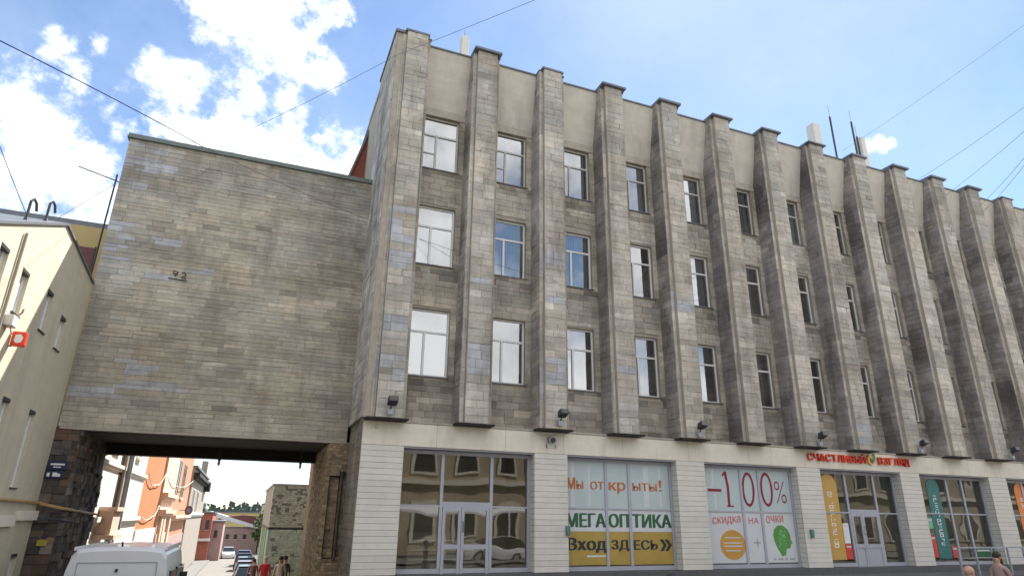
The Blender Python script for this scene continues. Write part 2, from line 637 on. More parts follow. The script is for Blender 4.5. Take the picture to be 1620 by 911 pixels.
def facade_tone(p, base=(.47, .42, .345)):
    n = jig((p[0] * .35, p[1] * .35, p[2] * .5)) * .20 + jig((p[0] * 1.1 + 9, p[1] * 1.1, p[2] * 1.7)) * .26
    k = 1 + n + random.uniform(-.07, .07)
    if random.random() < .05:
        k *= random.choice((.74, 1.22, 1.15))
    w = random.uniform(-.010, .010) + .02 * jig((p[0] * .7 + 31, p[1] * .7, p[2] * 1.1)) - .006
    return ((base[0] + w) * k, base[1] * k, (base[2] - w) * k)


def blue_tone():
    k = random.uniform(.92, 1.10)
    return (.40 * k, .405 * k, .425 * k)


class Cladding:
    """collects stones over a building; the ones that show largest become objects of their own"""

    def __init__(s):
        s.items = []

    def field(s, o, u, v, n, lu, lv, hrange, lrange, tonef, parent, mname, dep=(.008, .020), skip=()):
        o, u, v, n = Vector(o), Vector(u), Vector(v), Vector(n)
        z = 0.0
        while z < lv - .02:
            h = random.uniform(*hrange)
            if lv - z - h < hrange[0] * .6:
                h = lv - z
            x = -random.uniform(0, lrange[0] * .7)
            while x < lu - .02:
                w = random.uniform(*lrange)
                a, b = max(x, 0), min(x + w, lu)
                if lu - b < lrange[0] * .35:
                    b = lu
                if b - a > .04:
                    segs = [(a, b)]
                    for (sa, sb, sz0, sz1) in skip:
                        if z + h > sz0 + .01 and z < sz1 - .01:
                            ns = []
                            for (q, r) in segs:
                                if r <= sa or q >= sb:
                                    ns.append((q, r))
                                else:
                                    if sa - q > .05:
                                        ns.append((q, sa))
                                    if r - sb > .05:
                                        ns.append((sb, r))
                            segs = ns
                    for (q, r) in segs:
                        c = o + u * (q + r) / 2 + v * (z + h / 2)
                        d = c - CAMPOS
                        dist = d.length
                        vis = (r - q) * h * max(0, -d.normalized().dot(n)) / dist ** 2
                        dv = Vector((d.dot(RT), d.dot(UP), d.dot(FW)))
                        if dv.z < .1 or abs(dv.x / dv.z) > .8 or abs(dv.y / dv.z) > .45:
                            vis = 0
                        s.items.append((vis, o + u * q + v * z, u, v, n, r - q, h, random.uniform(*dep), tonef(c), parent, mname))
                x = b if b < lu else lu + 1
            z += h

    def finish(s, root, piece, rest_name, count=300):
        s.items.sort(key=lambda t: -t[0])
        for it in s.items[:count]:
            mb = MB()
            mb.slab(it[1], it[2], it[3], it[4], it[5], it[6], it[7], tone=it[8], rough=True)
            mb.build(piece, it[10], it[9])
        rest = {}
        for it in s.items[count:]:
            mb = rest.setdefault(it[10], MB())
            mb.slab(it[1], it[2], it[3], it[4], it[5], it[6], it[7], tone=it[8], rough=True)
        allm = MB()
        names = list(rest)
        for i, k in enumerate(names):
            b = len(allm.v)
            allm.v += rest[k].v
            allm.c += rest[k].c
            allm.f += [tuple(b + q for q in f) for f in rest[k].f]
            allm.mi += [i] * len(rest[k].f)
        if allm.v:
            o = allm.build(rest_name, names, root)
            o['kind'] = 'stuff'


# ------------------------------------------------------------------ ground and street
def gz(y):
    if y < 2:
        return 0.0
    if y < 27:
        return -.08 * (y - 2)
    return -2.0 - .02 * (y - 27)


def strip(name, m, x0, x1, ys, dz, kind='structure', thick=None):
    mb = MB()
    for a, b in zip(ys[:-1], ys[1:]):
        mb.quad((x0, a, gz(a) + dz), (x1, a, gz(a) + dz), (x1, b, gz(b) + dz), (x0, b, gz(b) + dz))
        if thick:
            mb.quad((x0, b, gz(b) + dz), (x0, b, gz(b) + dz - thick), (x0, a, gz(a) + dz - thick), (x0, a, gz(a) + dz))
            mb.quad((x1, a, gz(a) + dz), (x1, a, gz(a) + dz - thick), (x1, b, gz(b) + dz - thick), (x1, b, gz(b) + dz))
            if a == ys[0]:
                mb.quad((x0, a, gz(a) + dz), (x0, a, gz(a) + dz - thick), (x1, a, gz(a) + dz - thick), (x1, a, gz(a) + dz))
    o = mb.build(name, m)
    tag(o, kind=kind)
    return o


strip('ground', 'ground_mat', -900, 900, [-400, 2, 27, 60, 120, 400, 1500], -.15)
strip('road', 'asphalt', -300, 300, [-20, -7.2], -.146)
strip('side_street', 'dusty_road', -2.9, .75, [-7.2, 2, 27, 60, 120, 135], -.142)
strip('pavement', 'paving', 3.0, 120, [-6.4, -1.9], 0.0, thick=.15)
strip('pavement', 'paving', -4.95, -2.9, [-6.4, 2, 27, 60, 100], 0.0, thick=.14)
strip('pavement', 'paving', .75, 2.17, [-6.4, 2, 27, 60, 100], 0.0, thick=.14)
strip('kerb', 'kerb', 3.0, 120, [-6.56, -6.4], .004, thick=.154)
strip('far_pavement', 'paving', -120, 120, [-31, -20], 0.0, thick=.15)
mb = MB()
for x in range(-16, 34, 4):
    mb.box(x, x + 2, -13.66, -13.54, -.143, -.139)
tag(mb.build('road_marking', 'white_print'), kind='structure')

# ------------------------------------------------------------------ MAIN BUILDING
NP = 15
PITCH = 2.54


def PL(k):
    return 2.9 + PITCH * k


PWID = .97
ZB, ZT = 5.05, 18.0
WALL_Y, BODY_Y, FRONT_Y = .40, -.30, -.43
TX = 2.70                                            # left flank of the tower
XEND = PL(NP - 1) + PWID
main = thing('office_building', (2.7, 0, 0), 'long grey stone office building with tall ribbed pilasters above white shopfronts', 'building')
clad = Cladding()
WX0, WW = 1.06, 1.28
FLOORS = [(6.46, 2.10), (10.03, 2.05), (13.46, 2.04)]

# wall behind the stones, with the window openings left free
mb = MB()
for k in range(NP - 1):
    a, b = PL(k) + PWID - .02, PL(k + 1) + .02
    w0, w1 = PL(k) + WX0, PL(k) + WX0 + WW
    zz = 5.0
    for (z, h) in FLOORS:
        mb.box(a, b, WALL_Y + .012, WALL_Y + .3, zz, z)
        mb.box(a, w0, WALL_Y + .012, WALL_Y + .3, z, z + h)
        mb.box(w1, b, WALL_Y + .012, WALL_Y + .3, z, z + h)
        zz = z + h
    mb.box(a, b, WALL_Y + .012, WALL_Y + .3, zz, 17.7)
mb.build('wall', 'stone_core', main)
mb = MB()
mb.box(TX + .02, XEND, 5.2, 14, -2.0, 17.6)
for z in (4.98, 9.2, 12.6, 15.9):
    mb.box(TX + .3, XEND - .05, .72, 5.2, z, z + .25)
for k in range(0, NP, 2):
    mb.box(PL(k) + .4, PL(k) + .55, .72, 5.2, 5.24, 15.9)
mb.build('interior_wall', 'room', main)
mb = MB()
mb.box(TX, XEND, .1, 14, 17.6, 17.75)
mb.build('roof', 'flashing', main)

# tower flank and ground floor flank
mb = MB()
mb.box(TX + .02, PL(0) + .12, BODY_Y + .01, 5.2, ZB, ZT)
mb.box(TX + .1, TX + .5, .03, 14, -.2, ZB - .002)
mb.build('tower_core', 'stone_core', main)
mb = MB()
mb.box(TX - .06, PL(0) + .2, BODY_Y - .06, 2.62, ZT, ZT + .10)
mb.build('tower_flashing', 'flashing', main)


def flank_tone(p):
    c = facade_tone(p, (.44, .41, .37))
    return c


clad.field((TX, 2.6, ZB), (0, -1, 0), (0, 0, 1), (-1, 0, 0), 2.9, ZT - ZB, (.17, .26), (.35, .8), flank_tone, main, 'stone_side')
clad.field((TX + .09, 2.3, 0), (0, -1, 0), (0, 0, 1), (-1, 0, 0), 2.28, ZB, (.17, .26), (.3, .7), lambda p: facade_tone(p, (.25, .215, .17)), main, 'stone_side')

# pilasters
blue_spots = {0: [(6.0, 6.9), (7.5, 7.9), (9.3, 9.9), (10.2, 11.0), (11.2, 11.5)], 1: [(6.5, 7.4), (9.3, 9.6)], 2: [(6.3, 7.3), (8.9, 9.3), (10.4, 10.7)], 3: [(8.7, 9.2), (6.9, 7.1)],
              4: [(9.3, 9.8)], 7: [(5.3, 6.2)]}


def pil_tone(k):
    def f(p):
        for (a, b) in blue_spots.get(k, ()):
            if a < p[2] < b and random.random() < .85:
                return blue_tone()
        if p[2] < 6.1 and k in (0, 1, 3):
            return facade_tone(p, (.50, .46, .40))
        if p[2] > 15.2:
            return facade_tone(p, (.40, .37, .32))
        return facade_tone(p, (.47, .425, .36))
    return f


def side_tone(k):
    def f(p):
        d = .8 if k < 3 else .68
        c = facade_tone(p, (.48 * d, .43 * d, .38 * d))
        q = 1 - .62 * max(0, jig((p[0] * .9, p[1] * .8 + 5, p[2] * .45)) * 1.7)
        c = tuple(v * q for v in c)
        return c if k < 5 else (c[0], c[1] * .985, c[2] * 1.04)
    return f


for k in range(NP):
    L_ = PL(k)
    R_ = L_ + PWID
    mb = MB()
    if k > 0:
        mb.box(L_ + .02, R_ - .005, BODY_Y + .012, WALL_Y + .3, ZB, ZT)
    else:
        mb.box(L_ + .02, R_ - .005, BODY_Y + .012, WALL_Y + .3, ZB + .002, ZT - .002)
    mb.box(L_ + .135, R_ - .125, FRONT_Y + .012, BODY_Y + .1, ZB + .004, ZT + .05)
    pil = mb.build('pilaster', 'stone_core', main)
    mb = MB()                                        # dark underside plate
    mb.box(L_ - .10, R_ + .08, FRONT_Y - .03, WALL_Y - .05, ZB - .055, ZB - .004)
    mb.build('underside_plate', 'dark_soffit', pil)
    mb = MB()                                        # metal cap, some wider than others
    ov = (.03, .12, .04, .13, .12, .13, .13, .12, .08, .13, .12, .13, .06, .12, .12)[k]
    lift = random.uniform(0, .05)
    mb.box(L_ + .10 - ov, R_ - .10 + ov, FRONT_Y - ov, .35, ZT + .055, ZT + .10 + lift)
    mb.box(L_ - .03, R_ + .03, BODY_Y - .04, .35, ZT + .002, ZT + .053)
    mb.build('cap_flashing', 'flashing', pil)
    hz = (.17, .27)
    clad.field((L_ + .13, FRONT_Y, ZB), (1, 0, 0), (0, 0, 1), (0, -1, 0), PWID - .25, ZT + .05 - ZB, hz, (.36, .72), pil_tone(k), pil, 'stone')
    clad.field((L_, BODY_Y, ZB), (1, 0, 0), (0, 0, 1), (0, -1, 0), .13, ZT - ZB, (.6, 1.15), (.13, .131), lambda p, t=pil_tone(k): tuple(c * 1.03 for c in t(p)), pil, 'stone')
    clad.field((R_ - .12, BODY_Y, ZB), (1, 0, 0), (0, 0, 1), (0, -1, 0), .12, ZT - ZB, (.6, 1.15), (.12, .121), lambda p: facade_tone(p, (.40, .365, .31)), pil, 'stone')
    if k:
        clad.field((L_, WALL_Y, ZB), (0, -1, 0), (0, 0, 1), (-1, 0, 0), WALL_Y - BODY_Y, ZT - ZB, hz, (.3, .7), side_tone(k), pil, 'stone_side')

def span_tone(p):
    c = facade_tone(p, (.38, .34, .285) if (p[2] < 6.5 or 8.9 < p[2] < 9.9) else (.45, .405, .335))
    for (z, h) in FLOORS:                              # grime washed off the sills
        if z - .42 < p[2] < z and random.random() < .62:
            q = random.uniform(.45, .8)
            return tuple(v * q for v in c)
    if p[2] < 6.3:
        q = random.uniform(.72, 1.12)
        return tuple(v * q for v in c)
    return c


# spandrels, lintels and leaning parapet panels between the pilasters
for k in range(NP - 1):
    a, b = PL(k) + PWID, PL(k + 1)
    sk = [(WX0 - PWID, WX0 - PWID + WW, z - ZB, z + h - ZB) for (z, h) in FLOORS]
    wall_part = main
    clad.field((a, WALL_Y, ZB), (1, 0, 0), (0, 0, 1), (0, -1, 0), b - a, 15.5 - ZB, (.14, .24), (.28, .62),
               span_tone, wall_part, 'stone', skip=sk)
    mb = MB()
    mb.box(a, b, WALL_Y - .03, WALL_Y + .05, 15.51, 15.80)
    mb.build('lintel', 'lintel', main)
    mb = MB()
    y0, y1 = WALL_Y - .02, -.07
    mb.prism([(y0, 15.79), (y0 + .2, 15.79), (y1 + .35, 17.93), (y1, 17.93)], 'x', a - .004, b + .004)
    mb.build('parapet_panel', 'plaster', main)
    mb = MB()
    mb.box(a - .02, b + .02, y1 - .05, y1 + .4, 17.932, 17.985)
    mb.build('parapet_flashing', 'flashing', main)


# upper windows: frame with three panes, sill and sometimes a curtain, built once per kind and copied
def make_window(h, vent, fmat):
    w = WW
    mb = MB()
    y0, y1 = .12, .18
    mb.box(0, .055, y0, y1, 0, h)
    mb.box(w - .055, w, y0, y1, 0, h)
    mb.box(.055, w - .055, y0 + .001, y1 - .001, 0, .06)
    mb.box(.055, w - .055, y0 + .001, y1 - .001, h - .06, h)
    tz = h * .66
    mb.box(.055, w - .055, y0 - .004, y1 + .001, tz - .03, tz + .03)
    mx = w * .40
    mb.box(mx - .035, mx + .035, y0 - .006, y1 + .002, .06, tz - .03)
    if vent:
        mb.box(.055, mx - .035, y0 + .002, y1 - .002, tz * .48 - .02, tz * .48 + .02)
    o = mb.build('window', fmat, main)
    o.location = (0, 0, 0)
    for (x0, x1, z0, z1) in ((.05, mx - .03, .055, tz - .025), (mx + .03, w - .05, .055, tz - .025), (.05, w - .05, tz + .025, h - .055)):
        p = MB()
        p.quad((x0, .15, z0), (x1, .15, z0), (x1, .15, z1), (x0, .15, z1))
        q = p.build('pane', 'glass_upper')
        q.parent = o
    p = MB()
    p.box(-.05, w + .05, -.05, .12, -.035, -.004)
    q = p.build('sill', 'flashing')
    q.parent = o
    return o


def make_curtain(x0, x1, h, m, folds=9):
    mb = MB()
    n = folds * 4
    for i in range(n):
        xa, xb = x0 + (x1 - x0) * i / n, x0 + (x1 - x0) * (i + 1) / n
        ya = .28 + .025 * math.sin(i * math.pi / 2)
        yb = .28 + .025 * math.sin((i + 1) * math.pi / 2)
        mb.quad((xa, ya, .03), (xb, yb, .03), (xb, yb, h - .03), (xa, ya, h - .03))
    return mb


protos = {}
for key, (h, vent, fm) in {'low': (2.10, False, 'pvc'), 'mid': (2.05, False, 'pvc'), 'top': (2.04, True, 'pvc_old'), 'topb': (2.04, False, 'pvc_old')}.items():
    protos[key] = make_window(h, vent, fm)
curt = {(0, 2): (.05, 1.25, 'curtain_blue'), (1, 2): (.05, 1.25, 'curtain_blue'), (2, 2): (.05, 1.2, 'curtain'), (0, 1): (.05, .95, 'curtain_blue'), (1, 1): (.75, 1.22, 'curtain_green'),
        (2, 1): (.7, 1.22, 'curtain'), (3, 1): (.05, .9, 'curtain_beige'), (3, 2): (.05, .45, 'curtain_blue'), (4, 1): (.6, 1.2, 'curtain'), (3, 0): (.55, .8, 'curtain_beige')}
random.seed(21)
for k_ in range(4, 12):
    for f_ in range(3):
        if random.random() < .5 and (k_, f_) not in curt:
            a_ = random.uniform(.05, .7)
            curt[(k_, f_)] = (a_, a_ + random.uniform(.25, .55), random.choice(('curtain', 'curtain_beige', 'curtain_beige', 'curtain_blue')))
used = set()
for k in range(NP - 1):
    for fl, (z, h) in enumerate(FLOORS):
        key = ('low', 'mid', 'top')[fl]
        if fl == 2 and k > 1:
            key = 'topb'
        if fl == 1 and k in (0,):
            key = 'mid'
        src = protos[key]
        if key in used:
            o = copy_tree(src, main)
        else:
            o = src
            used.add(key)
        bx = BASE[main.name]
        o.location = (PL(k) + WX0 - bx[0], WALL_Y - bx[1] + 0, z - bx[2])
        # proto was built relative to the building base
        o['_'] = 1
        if (k, fl) in curt:
            x0, x1, cm = curt[(k, fl)]
            c = make_curtain(x0, x1, h, cm).build('curtain', cm)
            c.parent = o
# the prototypes' frames carry coordinates relative to the base: shift them back once per mesh
for key, o in protos.items():
    b = BASE[main.name]
    for v in o.data.vertices:
        v.co.x += b[0]
        v.co.y += b[1]
        v.co.z += b[2]
for o in list(SC.objects):
    if '_' in o:
        del o['_']

clad.finish(main, 'stone', 'stone_cladding', 300)

# ground floor: white board cladding on the piers, smooth fascia above
SHOPS = [(3.97, 7.93), (9.03, 12.98), (14.1, 18.06), (19.15, 23.15), (24.2, 28.2), (29.3, 33.3), (34.4, 38.2)]
GT = 4.34
SY = .30
piers = [(TX + .09, SHOPS[0][0])] + [(SHOPS[i][1], SHOPS[i + 1][0]) for i in range(len(SHOPS) - 1)] + [(SHOPS[-1][1], XEND)]
core = MB()
for (a, b) in piers:
    core.box(a + (.02 if a > 3 else .02), b - .02, .014, .6, .2, GT + .02)
core.box(TX + .1, XEND, .014, .6, GT + .02, ZB - .01)
core.build('ground_floor_wall', 'joint', main)
mb = MB()
mb.box(TX + .1, XEND, .72, 5.2, .55, .95)
mb.build('shop_floor', 'room_light', main)
mb = MB()
mb.box(TX + .3, XEND - .02, 3.6, 3.7, .95, 4.98)
for x in (8.5, 13.55, 18.6, 23.7, 28.75, 33.85):
    mb.box(x - .05, x + .05, .62, 3.6, .95, 4.98)
mb.build('shop_wall', 'room_light', main)
mb = MB()
mb.box(TX + .3, XEND - .02, .62, 3.6, 4.45, 4.6)
mb.build('shop_ceiling', 'room_light', main)


def sid_tone(p):
    k = random.uniform(.955, 1.035)
    g = .67
    return (g * k, g * k * .965, g * k * .88)


H = .157
boards = 0
for i, (a, b) in enumerate(piers):
    z = 1.06
    while z < GT - .03:
        h = min(H, GT + .01 - z)
        mb = MB()
        mb.slab((a, 0, z), (1, 0, 0), (0, 0, 1), (0, -1, 0), b - a, h, .022, j=.0035, ch=.007, tone=sid_tone((0, 0, z)))
        if a > 3:                                    # return of the board into the reveal at its left edge
            mb.slab((a, SY, z), (0, -1, 0), (0, 0, 1), (-1, 0, 0), SY - .02, h, .004, j=.005, ch=.004, tone=sid_tone((0, 0, z)))
        mb.build('cladding_board', 'siding', main)
        z += h
x = TX + .09
i = 0
while x < XEND - .3:
    w = min(random.choice((1.9, 2.1, 2.5)), XEND - x)
    mb = MB()
    mb.slab((x, 0, GT + .012), (1, 0, 0), (0, 0, 1), (0, -1, 0), w, ZB - .075 - GT, .026, j=.003, ch=.004)
    mb.build('fascia_panel', 'fascia', main)
    x += w
mb = MB()
mb.box(TX + .06, XEND, -.05, .4, ZB - .056, ZB - .006)
mb.build('ledge', 'lintel', main)
# plinth and terrace edge
mb = MB()
mb.box(TX + .07, XEND, -.06, .5, -.2, 1.05)
mb.build('plinth', 'granite', main)
mb = MB()
mb.box(TX + .6, XEND, -1.9, -.062, -.2, .86)
tag(mb.build('terrace', 'granite'), kind='structure')
# reveals under the fascia
mb = MB()
for (a, b) in SHOPS:
    mb.box(a, b, .02, SY + .05, GT - .03, GT + .012)
mb.build('shop_lintel', 'alu', main)


def shop_window(i, a, b, mull, tz, door=None):
    f = MB()
    y0, y1 = SY, SY + .07
    z0 = 1.06
    zt = GT - .04
    f.box(a, a + .06, y0, y1, z0, zt)
    f.box(b - .09, b, y0, y1, z0, zt)
    f.box(a + .06, b - .09, y0 + .001, y1, z0, z0 + .12)
    f.box(a + .06, b - .09, y0 + .001, y1, zt - .1, zt)
    cols = [a + .06] + list(mull) + [b - .09]
    for m in mull:
        f.box(m - .045, m + .045, y0 - .01, y1 + .001, z0 + .12, zt - .1)
    for c in range(len(cols) - 1):
        xa = cols[c] + (.045 if c else 0)
        xb = cols[c + 1] - (.045 if c < len(cols) - 2 else 0)
        t = tz
        if door is not None and c == door:
            t = tz + .12
            f.box(xa, xb, y0 - .012, y1, t - .14, t)
            continue
        f.box(xa, xb, y0 - .004, y1, t - .025, t + .025)
    fr = f.build('shop_window', 'alu', main)
    for c in range(len(cols) - 1):
        xa, xb = cols[c] + .02, cols[c + 1] - .02
        rows = [(z0 + .1, tz - .02), (tz + .02, zt - .08)]
        if door is not None and c == door:
            rows = [(tz + .1, zt - .08)]
        for (za, zb) in rows:
            p = MB()
            p.quad((xa, y0 + .035, za), (xb, y0 + .035, za), (xb, y0 + .035, zb), (xa, y0 + .035, zb))
            p.build('pane', 'glass_shop', fr)
    if door is not None:
        xa, xb = cols[door] + .045, cols[door + 1] - .045
        top = tz - .02
        mid = xa + (xb - xa) * .40
        for (l, r, hs) in ((xa + .01, mid - .006, 1), (mid + .006, xb - .01, 0)):
            d = MB()
            s = .085
            zb = .90
            d.box(l, l + s, y0 - .02, y0 + .05, zb, top)
            d.box(r - s, r, y0 - .02, y0 + .05, zb, top)
            d.box(l + s, r - s, y0 - .019, y0 + .049, top - .1, top)
            d.box(l + s, r - s, y0 - .019, y0 + .049, 1.68, 1.80)
            d.box(l + s, r - s, y0 - .019, y0 + .049, zb, zb + .14)
            dl = d.build('door_leaf', 'alu', fr)
            # the glass of both fields and the pull handle belong to the leaf's frame
            for (za, zc) in ((zb + .13, 1.69), (1.79, top - .09)):
                p = MB()
                if i == 3 and za < 1.2:
                    p.box(l + s - .01, r - s + .01, y0 + .005, y0 + .03, za, zc)
                    p.build('door_panel', 'alu', fr)
                else:
                    p.quad((l + s - .01, y0 + .015, za), (r - s + .01, y0 + .015, za), (r - s + .01, y0 + .015, zc), (l + s - .01, y0 + .015, zc))
                    p.build('pane', 'glass_shop', fr)
            if not hs:
                hd = MB()
                hd.tube([(l + .04, y0 - .02, 2.12), (l + .04, y0 - .07, 2.14), (l + .04, y0 - .07, 2.38), (l + .04, y0 - .02, 2.40)], .012, 6)
                hd.build('door_handle', 'dark_metal', fr)
    return fr


shop_window(0, *SHOPS[0], (5.20, 6.70), 2.80, door=1)
shop_window(1, *SHOPS[1], (10.52, 11.36), 2.82)
shop_window(2, *SHOPS[2], (15.80, 16.58), 2.82)
shop_window(3, *SHOPS[3], (20.62, 22.05), 2.86, door=1)
shop_window(4, *SHOPS[4], (26.05, 26.95), 2.90)
shop_window(5, *SHOPS[5], (30.7, 32.1), 2.90)
shop_window(6, *SHOPS[6], (35.7, 37.0), 2.90)

# maroon mansard at the rear, seen past the tower
mb = MB()
mb.prism([(2.03, 14.7), (3.13, 18.7), (9, 18.7), (9, 14.7)], 'y', 5.0, 13.8)
mb.build('mansard_roof', 'red_roof', main)
mb = MB()
mb.prism([(1.96, 14.6), (2.03, 14.58), (3.16, 18.72), (3.1, 18.78)], 'y', 4.9, 13.9)
mb.box(2.1, 2.69, 5.05, 13.8, 14.3, 14.69)
mb.build('mansard_edge', 'flashing', main)

# ------------------------------------------------------------------ things fixed to the facade
ln = ['black floodlight on the corner pilaster next to the blank gateway wall', 'black floodlight above the round security camera',
      'black floodlight on the pilaster between the opticians poster window and the minus 100 percent window', 'black floodlight just left of the red shop sign lettering',
      'black floodlight right of the red shop sign lettering', 'black floodlight at the right edge of the photo']


def make_floodlight():
    t = thing('floodlight', (0, 0, 0), ln[0], 'floodlight', 'floodlights along the pilaster feet')
    b = MB()
    b.box(-.05, .05, -.02, .0, -.16, .02)
    b.box(-.075, .075, -.13, -.02, -.17, -.03)
    b.build('bracket_box', 'grey_metal', t)
    b = MB()
    b.tube([(0, -.08, -.04), (.02, -.12, .06), (.04, -.17, .12)], .02, 6)
    b.build('arm', 'dark_metal', t)
    b = MB()
    b.prism([(-.10, .07), (-.34, .17), (-.31, .31), (-.13, .25)], 'x', -.10, .16)
    h = b.build('lamp_head', 'dark_metal', t)
    b = MB()
    b.prism([(-.343, .18), (-.35, .18), (-.322, .30), (-.315, .30)], 'x', -.08, .14)
    b.build('lens', 'car_glass', h)
    return t


fl0 = make_floodlight()
for i, (x, z) in enumerate(((3.40, 5.28), (8.55, 5.30), (13.62, 5.26), (18.80, 5.24), (23.9, 5.24), (29.2, 5.24))):
    o = fl0 if i == 0 else copy_tree(fl0)
    o.location = (x, FRONT_Y - .03, z)
    o['label'] = ln[i]

t = thing('security_camera', (8.47, 0, 4.75), 'round dark security camera on a pale bracket between the first two shop windows', 'camera')
b = MB()
b.box(8.31, 8.63, -.045, -.028, 4.52, 4.60)
b.box(8.31, 8.335, -.045, -.028, 4.52, 4.92)
b.box(8.605, 8.63, -.045, -.028, 4.52, 4.92)
b.box(8.335, 8.605, -.045, -.028, 4.90, 4.92)
b.build('bracket_frame', 'pale_metal', t)
b = MB()
b.tube([(8.47, -.03, 4.78), (8.45, -.22, 4.74)], .10, 14, .12)
c_ = b.build('housing', 'grey_metal', t)
b = MB()
b.tube([(8.45, -.221, 4.74), (8.447, -.245, 4.735)], .075, 14)
b.build('lens', 'dark_metal', c_)
for x, z, lab in ((9.0, 2.18, 'small teal box on the white pier beside the opticians poster window'), (18.35, 2.15, 'small teal box on the white pier beside the minus 100 percent window')):
    b = MB()
    b.box(x - .07, x + .05, -.10, -.024, z - .13, z + .13)
    b.box(x - .055, x + .035, -.108, -.101, z - .1, z + .02)
    one(b, 'wall_box', 'teal_box', lab, 'wall box', 'small teal boxes on the piers', bevel=.008)
# small spot lamps above
for (x, z, lab) in ((3.15, 4.90, 'tiny spot lamp under the corner pilaster foot'),):
    t = thing('spot_lamp', (x, -.06, z), lab, 'lamp')
    b = MB()
    b.tube([(x, -.06, z + .06), (x, -.06, z - .05)], .018, 8)
    s_ = b.build('stem', 'pale_metal', t)
    b = MB()
    b.ball((x, -.07, z - .08), .035, .035, .045)
    b.build('bulb_cover', 'pale_metal', t, smooth=True)

# red lettering over the third shop
t = thing('shop_sign', (18.55, -.03, 4.6), 'red raised shop lettering with a small round emblem on the fascia', 'sign')
word1, word2 = 'СЧАСТЛИВЫЙ', 'ВЗГЛЯД'
x0, x1 = 18.58, 21.45
z0, z1 = 4.60, 4.86
cw = (x1 - x0) / len(word1)
for i, ch in enumerate(word1):
    text(ch, 'letter', 'sign_red', t, x0 + cw * i + .02, x0 + cw * (i + 1) - .03, z0 - (.03 if ch == 'Д' else 0), z1 + (.07 if ch == 'Й' else 0), -.075, bold=.02, extrude=.04)
x0, x1 = 22.05, 23.72
cw = (x1 - x0) / len(word2)
for i, ch in enumerate(word2):
    text(ch, 'letter', 'sign_red', t, x0 + cw * i + .02, x0 + cw * (i + 1) - .03, z0 - (.03 if ch == 'Д' else 0), z1 + (.07 if ch == 'Й' else 0), -.075, bold=.02, extrude=.04)
b = MB()
b.disc((21.68, -.05, 4.75), .15, .19, th=.05)
e1 = b.build('emblem', 'logo_yellow', t)
b = MB()
b.prism([(21.72, 4.60), (21.86, 4.70), (21.92, 4.86), (21.86, 4.98), (21.78, 4.84)], 'y', -.115, -.055)
b.build('emblem_leaf', 'logo_green', e1)
b = MB()
b.disc((21.68, -.101, 4.72), .07, .09, th=.006)
b.build('emblem_pupil', 'sign_red_dark', e1)

# ------------------------------------------------------------------ posters and banners on the shop glass
PY = SY + .026


def sheet(x0, x1, z0, z1, y=PY):
    m_ = MB()
    m_.box(x0, x1, y - .003, y, z0, z1)
    return m_


t = thing('window_banner', (9.1, PY, 2.85), 'pale blue window banner with brown words across its middle', 'banner')
sheet(9.1, 12.88, 2.84, 4.2).build('banner_sheet', 'film', t)
text('М', 'lettering', 'print_brown', t, 9.18, 9.44, 3.38, 3.72, PY - .006, bold=.05)
text('Ы', 'lettering', 'print_brown', t, 9.50, 9.72, 3.38, 3.62, PY - .006, bold=.06)
text('ОТ', 'lettering', 'print_brown', t, 9.98, 10.44, 3.38, 3.62, PY - .006, bold=.06)
text('кр', 'lettering', 'print_brown', t, 10.64, 11.22, 3.28, 3.62, PY - .006, bold=.05)
text('ЫТЫ', 'lettering', 'print_brown', t, 11.50, 12.40, 3.38, 3.62, PY - .006, bold=.06)
text('!', 'lettering', 'print_brown', t, 12.50, 12.58, 3.38, 3.74, PY - .006, bold=.04)
b = MB()
for (xa, xb, za, zb) in ((9.3, 9.42, 2.86, 4.18), (9.9, 9.97, 2.9, 4.1), (11.9, 12.1, 2.9, 4.15), (12.5, 12.56, 2.9, 4.1)):
    b = MB()
    b.box(xa, xb, PY - .0045, PY - .0035, za, zb)
    b.build('pale_streak', 'film_white', t)
t = thing('window_banner', (9.1, PY, 1.2), 'white and yellow window banner with green and black words', 'banner')
sheet(9.1, 12.88, 2.16, 2.80).build('banner_sheet', 'film_white', t)
sheet(9.1, 12.88, 1.22, 2.155).build('banner_sheet', 'film_yellow', t)
for wd, xa, xb in (('МЕГА', 9.14, 10.46), ('ОП', 10.60, 11.28), ('ТИКА', 11.44, 12.86)):
    text(wd, 'lettering', 'print_green', t, xa, xb, 2.28, 2.68, PY - .006, bold=.07)
for wd, xa, xb, za, zb in (('Вход', 9.16, 10.46, 1.56, 1.98), ('ЗД', 10.66, 11.26, 1.60, 1.92), ('ЕСЬ', 11.46, 12.30, 1.64, 1.92), ('»', 12.42, 12.82, 1.6, 1.94)):
    text(wd, 'lettering', 'print_black', t, xa, xb, za, zb, PY - .006, bold=.07)
b = MB()
b.box(9.8, 10.45, PY - .007, PY - .0045, 1.44, 1.49)
b.build('underline', 'film_white', t)

t = thing('window_banner', (14.2, PY, 2.85), 'pale blue window banner with a large dark red minus 100 percent', 'banner')
sheet(14.18, 17.96, 2.84, 4.2).build('banner_sheet', 'film', t)
b = MB()
b.box(14.42, 14.98, PY - .008, PY - .004, 3.44, 3.53)
b.build('minus_sign', 'print_maroon', t)
b = MB()
b.prism([(15.20, 2.99), (15.30, 2.98), (15.31, 3.6), (15.24, 4.10), (15.16, 4.12), (15.04, 3.98), (15.06, 3.93), (15.15, 4.0), (15.21, 3.6)], 'y', PY - .008, PY - .004)
b.box(15.16, 15.44, PY - .0075, PY - .0045, 2.96, 3.01)
b.build('lettering', 'print_maroon', t)


